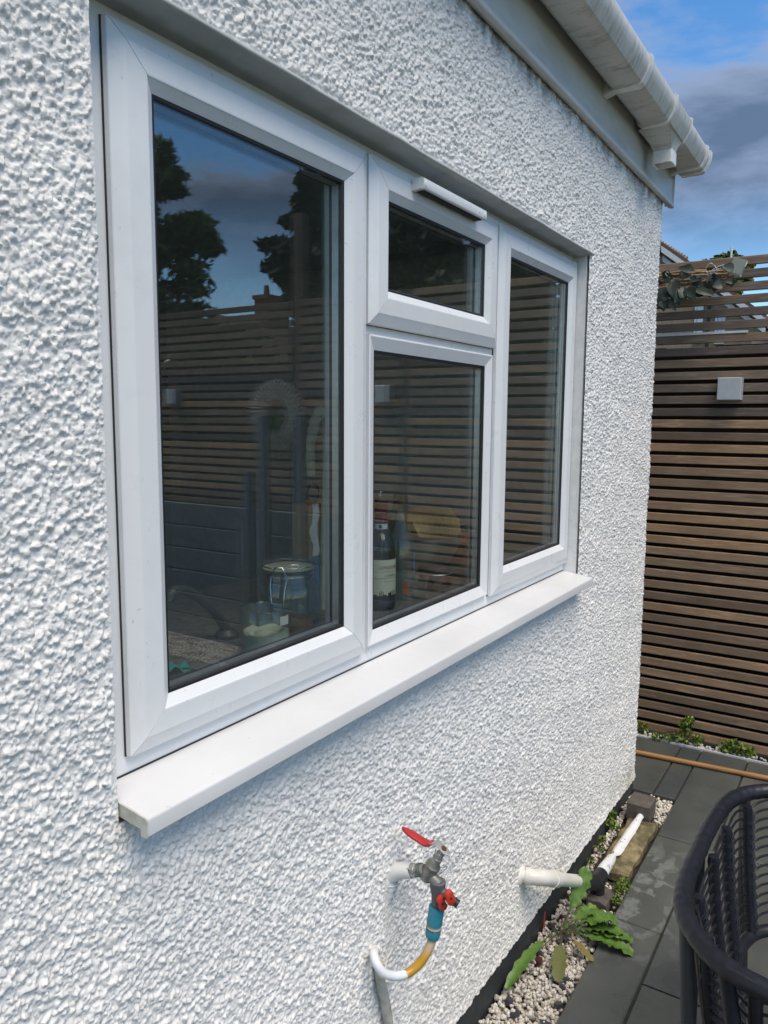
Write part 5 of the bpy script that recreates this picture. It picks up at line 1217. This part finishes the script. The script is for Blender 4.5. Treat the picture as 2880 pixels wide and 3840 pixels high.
def tree(name, label, base, height, crown_specs, leaf, mat, n, trunk_r, group, elong=1.6, updir=.3):
    t = thing(name, label, 'tree', base, group); b = Vector(base)
    tm = MB().tube([b, b + Vector((.1, .05, height * .3)), b + Vector((0.0, .1, height * .6)), b + Vector((.05, 0, height * .85))], [trunk_r, trunk_r * .8, trunk_r * .55, trunk_r * .2], 9)
    P_ = []
    for (dx_, dy_, z, rx, rz) in crown_specs:
        c = b + Vector((dx_, dy_, z)); tm.tube([b + Vector((0, 0, max(z * .55, .5))), b.lerp(c, .6) + Vector((0, 0, z * .12)), c], [trunk_r * .4, trunk_r * .28, trunk_r * .08], 6)
        # clumps inside each lobe, gaps between them
        m = max(12, int(n / len(crown_specs) / 20))
        cl = leaf_cloud(m, c, (rx, rx, rz), 0)
        for q_ in cl: P_.append(leaf_cloud(48, q_, (rx * .34, rx * .34, rz * .20), 0))
    part('trunk', tm, MAT['bark'], t, 60); part('crown', leaves_mesh('crown', np.concatenate(P_), leaf, mat, elong, updir), None, t, kind='stuff')
pT = from_px(2712, 985, 60)
tree('tree', 'round dark green treetop with a mast in front, far beyond the fence', (pT.x, pT.y, 0), pT.z, [(0, 0, pT.z - .25, 1.1, 1.1), (.3, -.95, pT.z - .55, .9, .9), (-.2, 1.0, pT.z - .75, 1.0, .85), (0, 0, pT.z - 1.6, 2.0, 1.1)], (.14, .32), MAT['crown'], 4200, .35, None)
pm_ = from_px(2744, 925, 45); pn_ = from_px(2744, 985, 45)
solo('aerial_mast', MB().tube([(pm_.x, pm_.y, 0), (pm_.x, pm_.y, pm_.z)], .055, 8).tube([(pn_.x, pn_.y + .25, pn_.z - .1), (pn_.x, pn_.y - .05, pn_.z - .1)], .03, 6), MAT['whiteplastic'], 'thin white aerial mast in front of the far round tree', 'mast')
def mir(az, dist): return (math.sin(R(az)) * dist, 1.84 - math.cos(R(az)) * dist, 0)
G_ = 'trees behind the garden, reflected in the window'
def hedge():
    P_ = [leaf_cloud(40, (5.3 + random.uniform(-.2, .2), y, z), (.28, .2, .22), 0) for y in np.arange(-0.15, -1.15, -.16) for z in np.arange(.3, 2.75, .2)]
    t = thing('hedge', 'dense dark evergreen hedge close behind the fence, filling its gaps in the reflections', 'hedge', (5.3, -.6, 0))
    part('foliage', leaves_mesh('foliage', np.concatenate(P_), (.05, .11), MAT['conifer'], 1.5, .3), None, t, kind='stuff')
    part('stem', MB().tube([(5.3, -.2, 0), (5.3, -.25, 2.2)], .03, 8), MAT['bark'], t); part('stem', MB().tube([(5.3, -.9, 0), (5.3, -.85, 2.2)], .03, 8), MAT['bark'], t)
hedge()
b_ = mir(40.5, 13)
tree('broadleaf_tree', 'feathery light green tree reflected at the left of the large left pane', b_, 5.6, [(-.3, -.3, 4.8, 0.9, .9), (.35, .3, 3.8, .8, 1.0), (-.8, -.7, 3.4, 1.1, 1.2), (.1, .1, 5.5, .55, .45), (.55, .5, 4.6, .45, .35), (.4, .4, 3.2, .5, .4), (.2, .3, 2.5, .9, .7)], (.04, .095), MAT['crown'], 5200, .16, G_, 2.6, 0.0)
for az, dist, hh, lab in ((52.2, 21, 8.2, 'dark conifer reflected behind the tall fence post in the left pane'), (58.8, 19, 7.6, 'tallest dark conifer, reflected in the small top pane'), (64.5, 19, 6.6, 'dark conifer reflected at the top of the narrow right pane')):
    b_ = mir(az, dist)
    tree('conifer', lab, b_, hh, [(.1, .1, hh - .9, .6, .8), (.6, .5, hh - 1.9, .9, .9), (-.35, -.25, hh - 2.3, .9, .9), (.5, .4, hh - 3.4, 1.2, 1.2), (.3, .4, 2.6, 1.3, 1.5)], (.10, .24), MAT['conifer'], 5600, .25, G_, 2.2, .5)
b_ = mir(46.2, 24)
tree('low_tree', 'low bushy tree reflected just above the fence in the left pane', b_, 4.0, [(0, 0, 3.4, 1.6, .9), (1.6, -1.3, 3.0, 1.6, .8), (-1.5, 1.2, 3.3, 1.5, .9), (3, -2.5, 2.8, 1.5, .8)], (.14, .32), MAT['crown'], 3200, .15, G_)
ck_ = mir(49.3, 40); hk = thing('chimney_house', 'distant brick house with a chimney, reflected above the fence in the left pane', 'house', ck_)
part('wall', MB().box(ck_[0] - 4, ck_[0] + 4, ck_[1] - 3, ck_[1] + 3, 0, 4.2), MAT['brick'], hk)
part('roof', MB().prism([(ck_[0] - 4.2, ck_[1] - 3.3, 4.1), (ck_[0] - 4.2, ck_[1] + 3.3, 4.1), (ck_[0] - 4.2, ck_[1], 6.5)], [(ck_[0] + 4.2, ck_[1] - 3.3, 4.1), (ck_[0] + 4.2, ck_[1] + 3.3, 4.1), (ck_[0] + 4.2, ck_[1], 6.5)]), MAT['rooftile'], hk)
part('chimney', MB().box(ck_[0] - .8, ck_[0] + .8, ck_[1] - .45, ck_[1] + .45, 5.8, 7.6).box(ck_[0] - .9, ck_[0] + .9, ck_[1] - .52, ck_[1] + .52, 7.6, 7.8).lathe([(.16, 7.8), (.12, 8.3)], (ck_[0] - .4, ck_[1], 0), n=10), MAT['brick'], hk)
